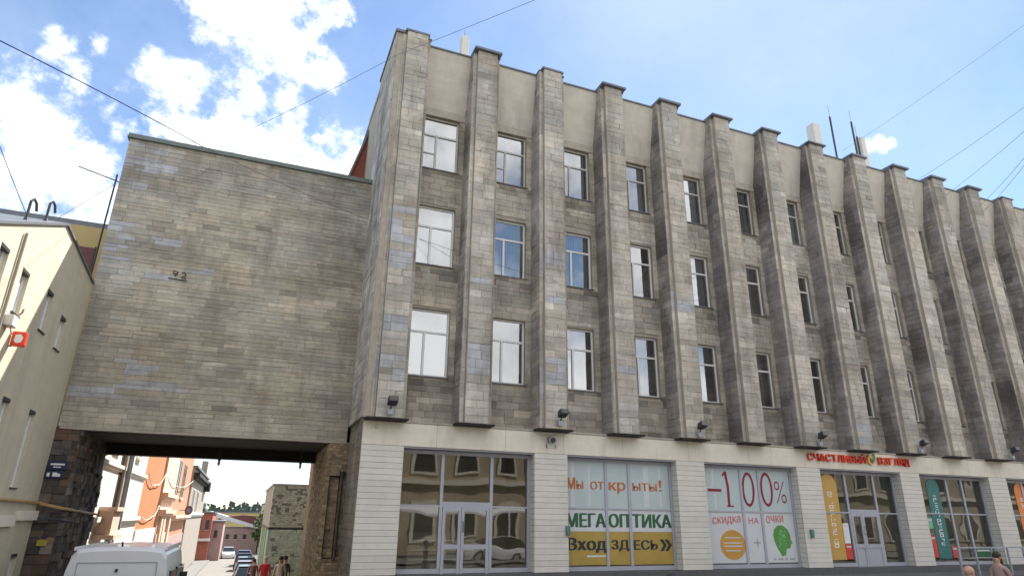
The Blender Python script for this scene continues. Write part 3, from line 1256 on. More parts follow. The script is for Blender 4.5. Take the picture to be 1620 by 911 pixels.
def oval(cx, cz, rx, rz, wx, lean):
    c = MB()
    n = 36
    for q in range(n):
        a0, a1 = 2 * math.pi * q / n, 2 * math.pi * (q + 1) / n
        P = []
        for (aa, k) in ((a0, 1), (a1, 1), (a1, 0), (a0, 0)):
            ex, ez = (rx, rz) if k else (rx - wx, rz - wx * 1.1)
            zz_ = cz + ez * math.sin(aa)
            P.append((cx + ex * math.cos(aa) + lean * (zz_ - cz), PY - .008, zz_))
        c.quad(*P[::-1])
    c.build('lettering', 'print_maroon', t)


oval(16.12, 3.55, .27, .57, .09, .03)
oval(16.92, 3.57, .27, .57, .09, .0)
text('%', 'lettering', 'print_maroon', t, 17.26, 17.78, 3.12, 3.86, PY - .006, bold=-.01)
b = MB()
for (xa, xb, za, zb) in ((14.28, 14.36, 3.6, 4.15), (14.62, 14.70, 3.6, 4.15), (14.36, 14.62, 3.55, 3.6), (14.30, 14.38, 2.9, 3.38), (14.66, 14.74, 2.9, 3.38)):
    b = MB()
    b.box(xa, xb, PY - .0045, PY - .0035, za, zb)
    b.build('pale_streak', 'film_white', t)
t = thing('window_banner', (14.2, PY, 1.2), 'whitish window banner with a yellow disc, a cross and a green head shape', 'banner')
sheet(14.18, 17.96, 1.22, 2.80).build('banner_sheet', 'film_white', t)
text('скидка', 'lettering', 'print_pink', t, 14.5, 15.66, 2.36, 2.62, PY - .006, bold=.03, tilt=.06)
text('НА', 'lettering', 'print_pink', t, 16.0, 16.42, 2.44, 2.64, PY - .006, bold=.03)
text('очки', 'lettering', 'print_pink', t, 16.75, 17.50, 2.46, 2.70, PY - .006, bold=.03, tilt=.05)
b = MB()
b.disc((15.25, PY - .004, 1.78), .52, .46)
b.build('disc_print', 'print_orange', t)
b = MB()
for i, (w, z) in enumerate(((.62, 1.98), (.75, 1.82), (.78, 1.72), (.6, 1.58))):
    b.box(15.25 - w / 2, 15.25 + w / 2, PY - .0125, PY - .009, z, z + .035)
b.build('print_line', 'film_white', t)
b = MB()
b.box(16.14, 16.42, PY - .008, PY - .004, 1.82, 1.87)
b.box(16.255, 16.305, PY - .0095, PY - .0055, 1.72, 1.97)
b.build('cross_print', 'grey_print', t)
b = MB()
hp = [(17.02, 1.86), (16.98, 2.08), (17.05, 2.27), (17.22, 2.40), (17.44, 2.40), (17.62, 2.28), (17.72, 2.1), (17.72, 1.95), (17.80, 1.84), (17.72, 1.80), (17.66, 1.66), (17.50, 1.66),
      (17.44, 1.45), (17.28, 1.42), (17.14, 1.62)]
b.prism(hp, 'y', PY - .008, PY - .004)
b.build('head_print', 'print_leaf', t)
b = MB()
for i in range(16):
    b.disc((17.2 + .34 * random.random(), PY - .009, 1.72 + .55 * random.random()), .035, .03, n=8, th=.002)
b.build('head_detail', 'banner_green', t)
b = MB()
for xa, xb in ((16.9, 17.0), (17.1, 17.3), (17.4, 17.5), (17.6, 17.8)):
    b.box(xa, xb, PY - .007, PY - .0045, 1.30, 1.36)
b.build('print_line', 'grey_print', t)


def tall_poster(x0, x1, z0, z1, m, lab, mark=True, curve=.0):
    t_ = thing('tall_poster', (x0, PY, z0), lab, 'poster', 'tall posters in the shop windows')
    c = MB()
    r = (x1 - x0) * .5
    top = [((x0 + x1) / 2 + r * math.cos(a), z1 - r + r * math.sin(a) * 1.0) for a in [math.pi * q / 10 for q in range(0, 11)]]
    c.prism([(x0, z0), (x1, z0)] + top, 'y', PY - .004, PY)
    c.build('poster_sheet', m, t_)
    if mark:
        c = MB()
        random.seed(int(x0 * 10))
        z = z1 - .75
        while z > z0 + .4:                            # column of small upright white strokes, unreadable at this size
            h = random.uniform(.09, .13)
            for (u0, u1, v0, v1) in ((0, .2, 0, 1), (.2, 1, .0, .22), (.2, 1, .78, 1), (.75, 1, .22, .78)):
                if random.random() < .6:
                    xm = (x0 + x1) / 2 - .10
                    c.box(xm + .2 * u0, xm + .2 * u1, PY - .007, PY - .0045, z + h * v0, z + h * v1)
            z -= h + .035
        c.build('white_print', 'white_print', t_)
    return t_


tall_poster(19.42, 20.2, 1.28, 4.2, 'banner_yellow', 'tall yellow poster with white upright print in the window under the red sign')
tall_poster(24.92, 25.62, 1.28, 4.22, 'banner_teal', 'tall dark teal poster with white upright print right of the red sign')
tall_poster(30.2, 30.95, 1.28, 4.22, 'banner_orange', 'tall orange poster at the right edge of the photo')
for (x0, x1, z0, z1, m, lab) in ((24.62, 24.9, 1.32, 2.1, 'banner_red', 'narrow red sale sheet left of the teal poster'), (24.6, 24.9, 2.35, 2.75, 'banner_green', 'small light green sheet above the narrow red sale sheet'),
                                 (25.7, 26.0, 1.3, 1.72, 'banner_red', 'small red sheet right of the teal poster foot'), (20.22, 20.52, 1.3, 1.8, 'banner_red', 'red and white leaflet at the foot of the yellow poster'),
                                 (20.22, 20.5, 1.82, 2.5, 'white_print', 'white leaflet beside the yellow poster'), (27.05, 27.9, 1.3, 1.65, 'print_green', 'dark green sheet low in the window right of the teal poster')):
    t = thing('paper_sheet', (x0, PY, z0), lab, 'poster')
    sheet(x0, x1, z0, z1).build('sheet', m, t)
    c = MB()
    c.box(x0 + .04, x1 - .04, PY - .007, PY - .004, z1 - .12, z1 - .06)
    c.build('print_line', 'film_white', t)

# shop contents glimpsed through the glass
for (x, y, z, w, h, m, lab) in ((21.2, 2.6, .95, 1.6, 1.9, 'curtain_beige', 'pale display cabinet inside the shop under the red sign'), (26.6, 2.4, .95, 2.2, 1.7, 'maroon', 'dark red display cabinet inside the shop right of the teal poster'),
                                 (6.0, 2.8, .95, 2.2, 1.1, 'curtain_beige', 'low counter inside the corner entrance hall')):
    t = thing('display_cabinet', (x, y, z), lab, 'cabinet')
    b = MB()
    b.box(x - w / 2, x + w / 2, y, y + .4, z, z + h)
    b.build('carcass', m, t)
    b = MB()
    for q in range(3):
        b.box(x - w / 2 + .05, x + w / 2 - .05, y - .06, y - .002, z + .3 + q * h / 4, z + .34 + q * h / 4)
    b.build('shelf', 'white_print', t)
for i, (x, y) in enumerate(((5.0, 2.0), (6.1, 2.2))):
    t = thing('ceiling_spot', (x, y, 4.4), ('round white ceiling spot over the left bay of the entrance hall', 'round white ceiling spot over the entrance doors')[i], 'lamp', 'ceiling spots in the entrance hall')
    b = MB()
    b.tube([(x, y, 4.45), (x, y, 4.40)], .07, 12)
    r_ = b.build('rim', 'pvc', t)
    b = MB()
    b.tube([(x, y, 4.399), (x, y, 4.385)], .05, 12)
    b.build('diffuser', 'white_print', t)

# ------------------------------------------------------------------ roof things
def roof_box(name, x, z0, z1, w, lab, cat, m, y=3.0, cap=True):
    t_ = thing(name, (x, y, z0), lab, cat)
    c = MB()
    c.box(x - w / 2, x + w / 2, y, y + w, z0, z1)
    c.build('shaft', m, t_, bevel=.02)
    c = MB()
    if cap:
        c.tube([(x, y + w / 2, z1), (x, y + w / 2, z1 + .35)], .02, 6)
        c.build('spike', 'grey_metal', t_)
    else:
        c.tube([(x, y + w + .06, z0 - .2), (x, y + w + .06, z1 - .2)], .04, 6)
        c.build('mounting_pole', 'grey_metal', t_)
    return t_


roof_box('vent_shaft', 6.06, 17.75, 21.65, .32, 'white square vent shaft behind the parapet near the corner', 'vent shaft', 'pale_metal')
roof_box('panel_antenna', 25.6, 17.75, 22.5, .48, 'wide white panel antenna left of the thin masts on the roof', 'antenna', 'pale_metal', cap=False)
roof_box('panel_antenna', 28.95, 17.75, 22.5, .34, 'narrow white panel antenna right of the thin masts on the roof', 'antenna', 'pale_metal', cap=False)
for x, z, lab in ((26.7, 23.2, 'thin dark roof mast between the two white panel antennas'), (28.28, 23.3, 'thin dark roof mast touching the narrow white panel antenna'), (28.5, 22.4, 'shorter thin dark mast beside the narrow white panel antenna')):
    t = thing('roof_mast', (x, 3, 17.75), lab, 'antenna mast', 'thin masts on the roof')
    b = MB()
    b.tube([(x, 3, 17.75), (x, 3, z)], .05, 8)
    b.build('pole', 'dark_metal', t)
    b = MB()
    b.tube([(x, 3, z), (x, 3, z + .7)], .015, 5)
    b.build('whip', 'grey_metal', t)

# ------------------------------------------------------------------ GATEWAY BLOCK
GX0, GX1, GY0, GY1 = -4.78, TX - .012, 2.2, 6.2
gate = thing('gateway_block', (-1, 2.2, 0), 'blank grey stone gateway wall bridging the side street', 'gateway')
gclad = Cladding()
mb = MB()
mb.box(GX0 + .01, GX1, GY0 + .014, GY1, 4.62, 13.4)
mb.build('wall', 'stone_core', gate)
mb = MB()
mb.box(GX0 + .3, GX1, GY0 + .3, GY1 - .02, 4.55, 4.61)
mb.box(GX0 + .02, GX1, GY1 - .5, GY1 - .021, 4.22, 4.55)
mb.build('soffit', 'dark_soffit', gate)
mb = MB()
mb.box(GX0 - .06, GX1, GY0 - .09, GY1 + .1, 13.40, 13.46)
mb.box(GX0 - .04, GX1, GY0 - .07, GY1 + .08, 13.461, 13.55)
mb.build('coping', 'green_flashing', gate)
mb = MB()
mb.box(GX0 + .05, GX1, GY0 - .02, GY0 + .25, 4.56, 4.618)
mb.build('edge_beam', 'lintel', gate)
gblue = [(-4.7, -3.6, 12.3, 13.3), (-4.7, -4.2, 9.4, 10.6), (-3.5, -2.9, 10.0, 10.25), (-4.5, -4.0, 11.6, 12.1), (-3.6, -3.1, 6.1, 6.5), (-3.4, -2.1, 5.75, 6.0), (-4.6, -3.8, 5.35, 5.8),
         (-3.9, -3.3, 6.4, 6.7), (-2.2, -1.9, 9.3, 9.5), (.2, .9, 4.9, 5.1), (-3.2, -2.8, 9.0, 9.2)]


def gate_tone(p):
    for (a, b, c, d) in gblue:
        if a < p[0] < b and c < p[2] < d and random.random() < .75:
            return blue_tone()
    k = .97 + .12 * jig((p[0] * .15, 0, p[2] * 1.1))
    base = (.405, .365, .295)
    if p[2] > 12.2 or p[0] < -4.0:
        base = (.385, .355, .30)
    if p[2] < 5.2:
        base = (.46, .415, .335)
    t_ = facade_tone(p, tuple(c * k for c in base))
    return t_


gclad.field((GX0, GY0, 4.62), (1, 0, 0), (0, 0, 1), (0, -1, 0), GX1 - GX0, 8.78, (.10, .18), (.28, .85), gate_tone, gate, 'stone', dep=(.006, .015))
# left pier and its inner face
pier = MB()
pier.box(-4.82, -4.27, GY0 + .06, GY1, -.3, 4.6)
pr = pier.build('pier', 'dark_soffit', gate)


def pier_tone(p):
    k = random.uniform(.55, 1.3)
    if random.random() < .12:
        k *= 1.9
    c = random.choice(((.13, .10, .08), (.10, .09, .085), (.15, .095, .065), (.085, .075, .07)))
    return tuple(q * k for q in c)


gclad.field((-4.82, GY0 + .05, -.1), (1, 0, 0), (0, 0, 1), (0, -1, 0), .56, 4.68, (.14, .26), (.2, .45), pier_tone, pr, 'pier_stone', dep=(.015, .09))
gclad.field((-4.26, GY0 + .05, -.1), (0, 1, 0), (0, 0, 1), (1, 0, 0), GY1 - GY0 - .1, 4.66, (.10, .22), (.2, .5), pier_tone, pr, 'pier_stone', dep=(.01, .10))
gclad.finish(gate, 'stone', 'stone_cladding', 300)
# right brick pier with a bricked-up niche
bp = MB()
for (a, b, c, d) in ((2.19, 2.29, -.3, 4.6), (2.62, 2.78, -.3, 4.6), (2.29, 2.62, -.3, 1.35), (2.29, 2.62, 3.62, 4.6)):
    bp.box(a, b, GY0 + .03, GY0 + .3, c, d)
bp.box(2.19, 2.78, GY0 + .3, GY1 + .2, -.6, 4.55)
bp.box(2.325, 2.585, GY0 + .155, GY0 + .299, 1.37, 3.59)
bpo = bp.build('brick_pier', 'brick_core', gate)
bclad = Cladding()


def brick_tone(p):
    k = random.uniform(.65, 1.3)
    c = random.choice(((.33, .25, .155), (.28, .22, .145), (.35, .28, .18), (.27, .19, .125)))
    return tuple(q * k for q in c)


for (a, b, c, d) in ((2.18, 2.30, -.3, 4.6), (2.61, 2.78, -.3, 4.6), (2.30, 2.61, -.3, 1.35), (2.30, 2.61, 3.62, 4.6)):
    bclad.field((a, GY0 + .02, c), (1, 0, 0), (0, 0, 1), (0, -1, 0), b - a, d - c, (.075, .08), (.12, .25), brick_tone, bpo, 'brick', dep=(.01, .03))
bclad.field((2.32, GY0 + .14, 1.37), (1, 0, 0), (0, 0, 1), (0, -1, 0), .27, 2.22, (.075, .08), (.12, .25), lambda p: tuple(1.1 * q for q in brick_tone(p)), bpo, 'brick', dep=(.008, .02))
bclad.field((2.18, GY1 + .2, -.6), (0, -1, 0), (0, 0, 1), (-1, 0, 0), GY1 - GY0 + .16, 5.1, (.075, .08), (.2, .27), brick_tone, bpo, 'brick', dep=(.008, .03))
bclad.finish(gate, 'brick', 'brickwork', 280)
b = MB()
b.box(2.29, 2.315, GY0 - .0, GY0 + .27, 1.35, 3.62)
b.box(2.315, 2.60, GY0 + .001, GY0 + .05, 1.35, 1.38)
b.box(2.315, 2.60, GY0 + .001, GY0 + .27, 3.60, 3.62)
b.build('niche_frame', 'dark_soffit', gate)
t = thing('drain_spout', (2.64, 2.1, 3.7), 'black rusty downpipe with a hopper beside the bricked niche', 'downpipe')
b = MB()
b.tube([(2.645, 2.12, 3.6), (2.645, 2.12, 1.5), (2.60, 2.06, 1.3)], .035, 8)
b.build('pipe', 'dark_metal', t)
b = MB()
b.tube([(2.645, 2.12, 3.56), (2.645, 2.12, 3.74)], .05, 8, .09)
b.build('hopper', 'dark_metal', t)

for i, (x, y) in enumerate(((-.87, 5.0), (1.62, 5.0))):
    t = thing('hanging_lamp', (x, y, 4.5), ('small lamp hanging under the left half of the gateway', 'small lamp hanging under the right end of the gateway')[i], 'lamp', 'lamps hanging under the gateway')
    b = MB()
    b.tube([(x, y, 4.56), (x, y, 4.16)], .012, 6)
    b.build('stem', 'dark_metal', t)
    b = MB()
    b.tube([(x, y, 4.22), (x, y, 4.17), (x, y, 4.10)], .035, 10, .05)
    b.build('lamp_cap', 'dark_metal', t)
    b = MB()
    b.ball((x, y, 4.03), .045, .045, .085)
    b.build('globe', 'pale_metal', t, smooth=True)

for i, (x0, x1, z0, z1, lab) in enumerate(((-4.78, -4.33, 3.52, 3.74, 'dark blue street name plate on the brown gateway pier'), (-4.79, -4.40, 3.30, 3.50, 'smaller dark blue house number plate below the street name plate'))):
    t = thing('street_plate', (x0, 2.15, z0), lab, 'sign')
    b = MB()
    b.box(x0, x1, 2.12, 2.145, z0, z1)
    b.build('plate', 'blue_plate', t, bevel=.006)
    b = MB()
    if i == 0:
        b.box(x0 + .07, x1 - .07, 2.116, 2.119, z0 + .11, z0 + .155)
        b.build('white_print', 'white_print', t)
        b = MB()
        b.box(x0 + .14, x1 - .14, 2.116, 2.119, z0 + .05, z0 + .075)
    else:
        b.box(x0 + .05, x0 + .11, 2.116, 2.119, z0 + .05, z0 + .14)
        b.build('white_print', 'white_print', t)
        b = MB()
        b.box(x0 + .17, x0 + .27, 2.116, 2.119, z0 + .05, z0 + .15)
        b.build('white_print', 'white_print', t)
        b = MB()
        b.box(x1 - .12, x1 - .05, 2.116, 2.119, z0 + .05, z0 + .12)
    b.build('white_print', 'white_print', t)
t = thing('notice', (-4.55, 2.12, 1.7), 'small yellow notice low on the brown gateway pier', 'notice')
b = MB()
b.box(-4.60, -4.38, 2.12, 2.14, 1.70, 1.84)
b.build('sheet', 'yellow_tag', t)
b = MB()
b.box(-4.53, -4.42, 2.12, 2.14, 1.87, 1.94)
b.build('blue_header', 'blue_plate', t)
b = MB()
b.tube([(-4.74, -6, 2.78), (-4.74, 2.04, 2.70), (-4.18, 2.04, 2.58), (-4.18, 6.4, 2.44)], .035, 8)
one(b, 'gas_pipe', 'gas_pipe', 'thin ochre gas pipe along the beige wall and round the gateway pier', 'pipe')
b = MB()
b.tube([(-4.9, 2.05, 2.36), (-4.2, 2.05, 2.32), (-4.19, 4.4, 2.22)], .016, 6)
one(b, 'cable', 'wire', 'black cable looped low across the gateway pier', 'cable')
b = MB()                                              # the faint sprayed number on the wall
zz = 9.05
b.tube([(-2.95, GY0 - .032, zz), (-2.45, GY0 - .032, zz - .02)], .015, 4)
b.tube([(-2.8, GY0 - .032, zz + .08), (-2.72, GY0 - .032, zz + .22), (-2.84, GY0 - .032, zz + .25), (-2.85, GY0 - .032, zz + .16), (-2.72, GY0 - .032, zz + .15)], .014, 4)
b.tube([(-2.62, GY0 - .032, zz + .2), (-2.54, GY0 - .032, zz + .23), (-2.5, GY0 - .032, zz + .14), (-2.62, GY0 - .032, zz + .07), (-2.48, GY0 - .032, zz + .05)], .014, 4)
b.build('wall_scribble', 'dark_soffit', gate)

# ------------------------------------------------------------------ LEFT BUILDING (beige)
BX = -4.80
left = thing('beige_building', (-8, -2, 0), 'beige rendered building with narrow recessed windows at the left edge', 'building')
WINS = [(-4.45, 6.25, 7.2), (-3.10, 6.25, 7.18), (-1.28, 6.36, 7.32), (.16, 6.27, 7.10), (-.32, 3.0, 4.70), (1.1, .1, 1.56), (-2.2, 3.0, 4.70), (-4.0, 3.0, 4.70)]
WNW = .46
prof = [(-7.5, 0), (2.17, 0), (2.17, 8.58), (-1.25, 8.92), (-4.8, 7.42), (-7.5, 6.3)]
mb = MB()
mb.prism(prof, 'x', BX - .14, -13)
mb.build('wall_core', 'dark_soffit', left)
# render coat cut round the windows: columns of boxes
cuts = sorted(set([-7.5, 2.17, -1.25, -4.8] + [w[0] for w in WINS] + [w[0] + WNW for w in WINS]))


def top_at(y):
    for (a, b) in zip(prof[2:-1], prof[3:]):
        y1, y0 = a[0], b[0]
        if y0 <= y <= y1:
            return b[1] + (a[1] - b[1]) * (y - y0) / (y1 - y0)
    return 6.3


mb = MB()
for a, b in zip(cuts[:-1], cuts[1:]):
    m_ = (a + b) / 2
    holes = sorted([(w[1], w[2]) for w in WINS if w[0] - 1e-6 <= m_ <= w[0] + WNW + 1e-6])
    z = 0
    for (h0, h1) in holes:
        if h0 > z:
            mb.box(BX - .14, BX, a, b, z, h0)
        z = h1
    i = len(mb.v)
    mb.prism([(a, z), (b, z), (b, top_at(b - 1e-4)), (a, top_at(a + 1e-4))], 'x', BX, BX - .14)
mb.build('wall', 'beige_render', left)
for (y, z0, z1) in WINS:
    f = MB()
    for (a, b, c, d) in ((y, y + .05, z0, z1), (y + WNW - .05, y + WNW, z0, z1), (y + .05, y + WNW - .05, z0, z0 + .05), (y + .05, y + WNW - .05, z1 - .05, z1)):
        f.box(BX - .12, BX - .07, a, b, c, d)
    fr = f.build('window', 'pvc', left)
    p = MB()
    p.quad((BX - .095, y + .04, z0 + .04), (BX - .095, y + WNW - .04, z0 + .04), (BX - .095, y + WNW - .04, z1 - .04), (BX - .095, y + .04, z1 - .04))
    p.build('blind', 'curtain_blue' if False else 'curtain', fr)
    p = MB()
    p.box(BX - .13, BX + .035, y - .02, y + WNW + .02, z0 - .035, z0 - .004)
    p.build('sill', 'dark_metal', fr)
    p = MB()
    p.box(BX - .12, BX + .006, y + .001, y + WNW - .001, z1 - .07, z1 - .001)
    p.build('head_box', 'dark_metal', fr)
mb = MB()
for a, b in zip(prof[2:-1], prof[3:]):
    mb.prism([(a[0], a[1] + .002), (b[0], b[1] + .002), (b[0], b[1] + .06), (a[0], a[1] + .06)], 'x', BX + .05, -13.1)
mb.build('coping', 'flashing', left)
mb = MB()
mb.box(BX, BX + .09, -7.5, .4, 2.18, 2.42)
mb.box(BX, BX + .10, .55, 2.1, 2.30, 2.52)
mb.build('string_course', 'white_render', left)
mb = MB()
mb.tube([(BX + .04, -3.55, 7.75), (BX + .04, -3.57, 4.0), (BX + .04, -3.57, 0)], .03, 8)
mb.build('downpipe', 'grey_render', left)
for i, (y, lab) in enumerate(((-2.95, 'hooked roof vent pipe on the beige building, the left one'), (-1.85, 'hooked roof vent pipe on the beige building, the right one'))):
    z = top_at(y)
    t = thing('vent_pipe', (BX - .25, y, z), lab, 'vent pipe', 'hooked vent pipes on the beige roof')
    b = MB()
    b.tube([(BX - .25, y, z), (BX - .25, y, z + .5), (BX - .22, y + .06, z + .58), (BX - .19, y + .15, z + .52), (BX - .17, y + .2, z + .36)], .028, 8)
    b.build('pipe', 'dark_metal', t)
    b = MB()
    b.tube([(BX - .25, y, z + .02), (BX - .25, y, z + .12)], .06, 8, .035)
    b.build('flange', 'dark_metal', t)
t = thing('light_box_sign', (BX + .3, -1.9, 5.75), 'red illuminated box sign projecting from the beige wall with a pale emblem', 'sign')
b = MB()
b.box(BX + .03, BX + .28, -2.80, -2.66, 5.62, 5.92)
bx_ = b.build('box', 'sign_red', t, bevel=.03)
b = MB()
b.prism([(BX + .09, 5.72), (BX + .14, 5.67), (BX + .22, 5.70), (BX + .235, 5.80), (BX + .19, 5.86), (BX + .10, 5.84)], 'y', -2.808, -2.802)
b.build('emblem', 'white_print', bx_)
b = MB()
b.tube([(BX, -2.72, 5.9), (BX + .05, -2.72, 5.9)], .015, 6)
b.tube([(BX, -2.72, 5.62), (BX + .05, -2.72, 5.62)], .015, 6)
b.build('bracket', 'dark_metal', t)
t = thing('wall_fitting', (BX, -2.5, 5.9), 'pale jumbled fitting on the beige wall just left of the red box sign', 'wall fitting')
b = MB()
b.box(BX, BX + .16, -3.35, -3.05, 5.90, 6.12)
b.build('case', 'pale_metal', t, bevel=.02)
b = MB()
b.tube([(BX + .1, -3.1, 6.1), (BX + .16, -3.0, 6.25), (BX + .2, -3.1, 6.3)], .02, 6)
b.tube([(BX + .1, -3.2, 5.91), (BX + .18, -3.3, 5.74)], .02, 6)
b.build('conduit', 'mauve_render', t)
# television aerial between the buildings
t = thing('television_aerial', (-5.05, 4.0, 9.0), 'thin roof aerial with a long crossbar beside the blank gateway wall', 'aerial')
b = MB()
b.tube([(-5.34, 4.0, 8.8), (-5.30, 4.0, 12.95)], .03, 6)
b.build('mast', 'dark_metal', t)
b = MB()
b.tube([(-6.40, 4.0, 13.0), (-5.05, 4.0, 12.66)], .018, 6)
b.build('crossbar', 'dark_metal', t)
b = MB()
b.tube([(-5.3, 4.0, 12.6), (-7.0, 1.8, 9.0)], .008, 5)
b.build('guy_wire', 'wire_pale', t)


# ------------------------------------------------------------------ SIDE STREET
def window_at(parent, x, y0, y1, z0, z1, m='grey_print', fm='pvc'):
    """window on a wall facing +X at plane x"""
    f = MB()
    w = .06
    f.box(x + .005, x + .05, y0, y0 + w, z0, z1)
    f.box(x + .005, x + .05, y1 - w, y1, z0, z1)
    f.box(x + .006, x + .049, y0 + w, y1 - w, z0, z0 + w)
    f.box(x + .006, x + .049, y0 + w, y1 - w, z1 - w, z1)
    f.box(x + .007, x + .048, (y0 + y1) / 2 - .03, (y0 + y1) / 2 + .03, z0 + w, z1 - w)
    fr = f.build('window', fm, parent)
    p = MB()
    p.quad((x + .02, y0 + w - .01, z0 + w - .01), (x + .02, y1 - w + .01, z0 + w - .01), (x + .02, y1 - w + .01, z1 - w + .01), (x + .02, y0 + w - .01, z1 - w + .01))
    p.build('pane', 'car_glass', fr)
    p = MB()
    p.box(x, x + .12, y0 - .08, y1 + .08, z0 - .09, z0 - .004)
    p.build('sill', 'white_render', fr)
    return fr


def house(name, x0, x1, y0, y1, z0, z1, m, lab, cornices=(), plinth=None):
    t_ = thing(name, ((x0 + x1) / 2, y0, z0), lab, 'house')
    c = MB()
    c.box(x0, x1, y0, y1, z0, z1)
    c.build('wall', m, t_)
    c = MB()
    c.box(x0 - .1, x1 + .25, y0, y1, z1 + .002, z1 + .18)
    c.build('roof', 'flashing', t_)
    for (z, h, d, cm) in cornices:
        c = MB()
        c.box(x1, x1 + d, y0 + .01, y1 - .01, z, z + h)
        c.box(x1, x1 + d * .55, y0 + .01, y1 - .01, z - h * .8, z - .002)
        c.build('cornice', cm, t_)
    if plinth:
        c = MB()
        c.box(x1, x1 + .08, y0 + .005, y1 - .005, z0, plinth[0])
        c.build('plinth', plinth[1], t_)
    return t_


SX = -4.4
wh = house('cream_house', -11.5, SX, 6.35, 17.2, -1.6, 11.9, 'white_render', 'cream house in sunlight first on the left past the gateway',
           cornices=((4.02, .12, .12, 'white_render'), (2.2, .16, .16, 'white_render')), plinth=(1.3, 'white_render'))
mb = MB()
mb.box(-11.45, SX - .02, 6.30, 6.349, -1.6, 11.88)
mb.build('gable_wall', 'ochre_render', wh)  # ochre coat carries the shade on this side of the cream house
mb = MB()
mb.box(-6.52, -5.95, 6.25, 6.297, 9.85, 11.1)
gw = mb.build('gable_window', 'maroon', wh)
mb = MB()
mb.box(-6.55, -6.52, 6.22, 6.299, 9.8, 11.15)
mb.box(-5.95, -5.92, 6.22, 6.299, 9.8, 11.15)
mb.build('frame', 'dark_metal', gw)
mb = MB()
mb.box(SX, SX + .02, 10.2, 11.0, -1.0, 8.0)  # flat dark strip on the wall, a recess's shade put into its colour
mb.build('recess_shade_strip', 'dark_soffit', wh)
window_at(wh, SX, 8.3, 9.4, 4.6, 6.2)
window_at(wh, SX, 13.6, 14.6, 4.7, 6.3)
mb = MB()
mb.tube([(SX + .18, 11.2, 9), (SX + .18, 11.2, 1.9), (SX + .22, 10.9, 1.5), (SX + .34, 10.2, 1.2)], .10, 10)
mb.build('drainpipe', 'zinc', wh)
mb = MB()
mb.tube([(SX + .10, 10.55, 9), (SX + .10, 10.55, 1.4)], .07, 8)
mb.build('drainpipe', 'grey_render', wh)
mb = MB()
mb.box(SX + .01, SX + .55, 7.9, 9.5, 2.55, 2.68)
mb.box(SX + .01, SX + .45, 8.0, 9.4, 1.8, 2.55)
mb.box(SX + .01, SX + .60, 7.85, 9.55, 1.66, 1.80)
mb.build('bay_box', 'pink_render', wh)
oh = house('orange_house', -11.5, SX, 17.2, 24.8, -2.1, 9.0, 'orange_render', 'orange house with white plinth behind the drainpipe', cornices=((8.2, .25, .2, 'white_render'),), plinth=(1.75, 'white_render'))
ph = house('pink_house', -11.5, SX + .12, 24.8, 31.5, -2.2, 9.2, 'pink_render', 'pale pink pilastered house between the orange and brown fronts',
           cornices=((3.4, .22, .3, 'pink_render'), (2.5, .2, .35, 'pink_render'), (8.3, .25, .25, 'pink_render')), plinth=(1.4, 'pink_render'))
mb = MB()
for y in (25.2, 26.6, 29.8):
    mb.box(SX + .12, SX + .3, y, y + .8, -2, 2.3)
    mb.build('pilaster', 'pink_render', ph)
    mb = MB()
bh = house('brown_house', -11.5, SX, 31.5, 46, -2.3, 9.4, 'brown_render', 'reddish brown house beyond the pale pink front', cornices=((2.2, .2, .5, 'pink_render'), (8.6, .25, .25, 'pink_render')), plinth=(1.0, 'mauve_render'))
window_at(bh, SX, 32.4, 34.8, 3.6, 6.0, fm='grey_render')
window_at(bh, SX, 37.5, 39.5, 3.6, 6.0, fm='grey_render')
gh = house('grey_house', -11.5, SX + .15, 46, 70, -2.6, 6.3, 'grey_render', 'narrow grey house with a dark overhanging cornice at the end of the sunny row', cornices=((5.6, .3, .5, 'dark_soffit'), (2.4, .2, .2, 'pale_metal')))
window_at(gh, SX + .15, 49, 51, 2.6, 4.6)
window_at(gh, SX + .15, 55, 57, 2.6, 4.6)
mb = MB()
mb.box(SX + .16, SX + .75, 64.6, 67.5, 4.9, 5.9)
mb.build('cornice_block', 'dark_soffit', gh)
mb = MB()
mb.box(SX - .3, SX + .3, 62.5, 63.5, 6.5, 8.0)
mb.build('chimney', 'grey_render', gh)
t = thing('round_sign', (SX + .5, 40, 3.0), 'small round purple sign projecting from the brown house', 'sign')
b = MB()
b.disc((SX + .62, 40, 2.75), .28, .34, th=.05)
b.build('disc', 'car_maroon', t)
b = MB()
b.disc((SX + .62, 39.948, 2.75), .15, .18, th=.006)
b.build('emblem', 'car_blue', t)
b = MB()
b.tube([(SX, 40.02, 2.75), (SX + .4, 40.02, 2.75)], .03, 6)
b.build('arm', 'dark_metal', t)


def cable(pts, r, m, lab, name='overhead_cable', sag=0.0, n=14, group=None):
    b_ = MB()
    P = []
    for a, c in zip(pts[:-1], pts[1:]):
        for i in range(n):
            f_ = i / n
            p = Vector(a).lerp(Vector(c), f_)
            p.z -= sag * 4 * f_ * (1 - f_)
            P.append(p)
    P.append(Vector(pts[-1]))
    b_.tube(P, r, 6)
    return one(b_, name, m, lab, 'cable', 'overhead cables' if group is None else group, smooth=True)


cable([(SX + .1, 17.6, 4.3), (SX + .1, 21, 3.9), (SX + .1, 25, 4.7), (SX + .2, 31, 4.2), (SX + .2, 46, 5.2)], .022, 'pale_metal', 'pale cable swagged across the orange house front', 'wall_cable', sag=.25, group='cables on the sunny fronts')
cable([(SX + .1, 17.6, 2.4), (SX + .1, 22, 2.35), (SX + .1, 24.4, 2.9)], .022, 'pale_metal', 'pale cable hanging low over the orange house plinth', 'wall_cable', sag=.2, group='cables on the sunny fronts')


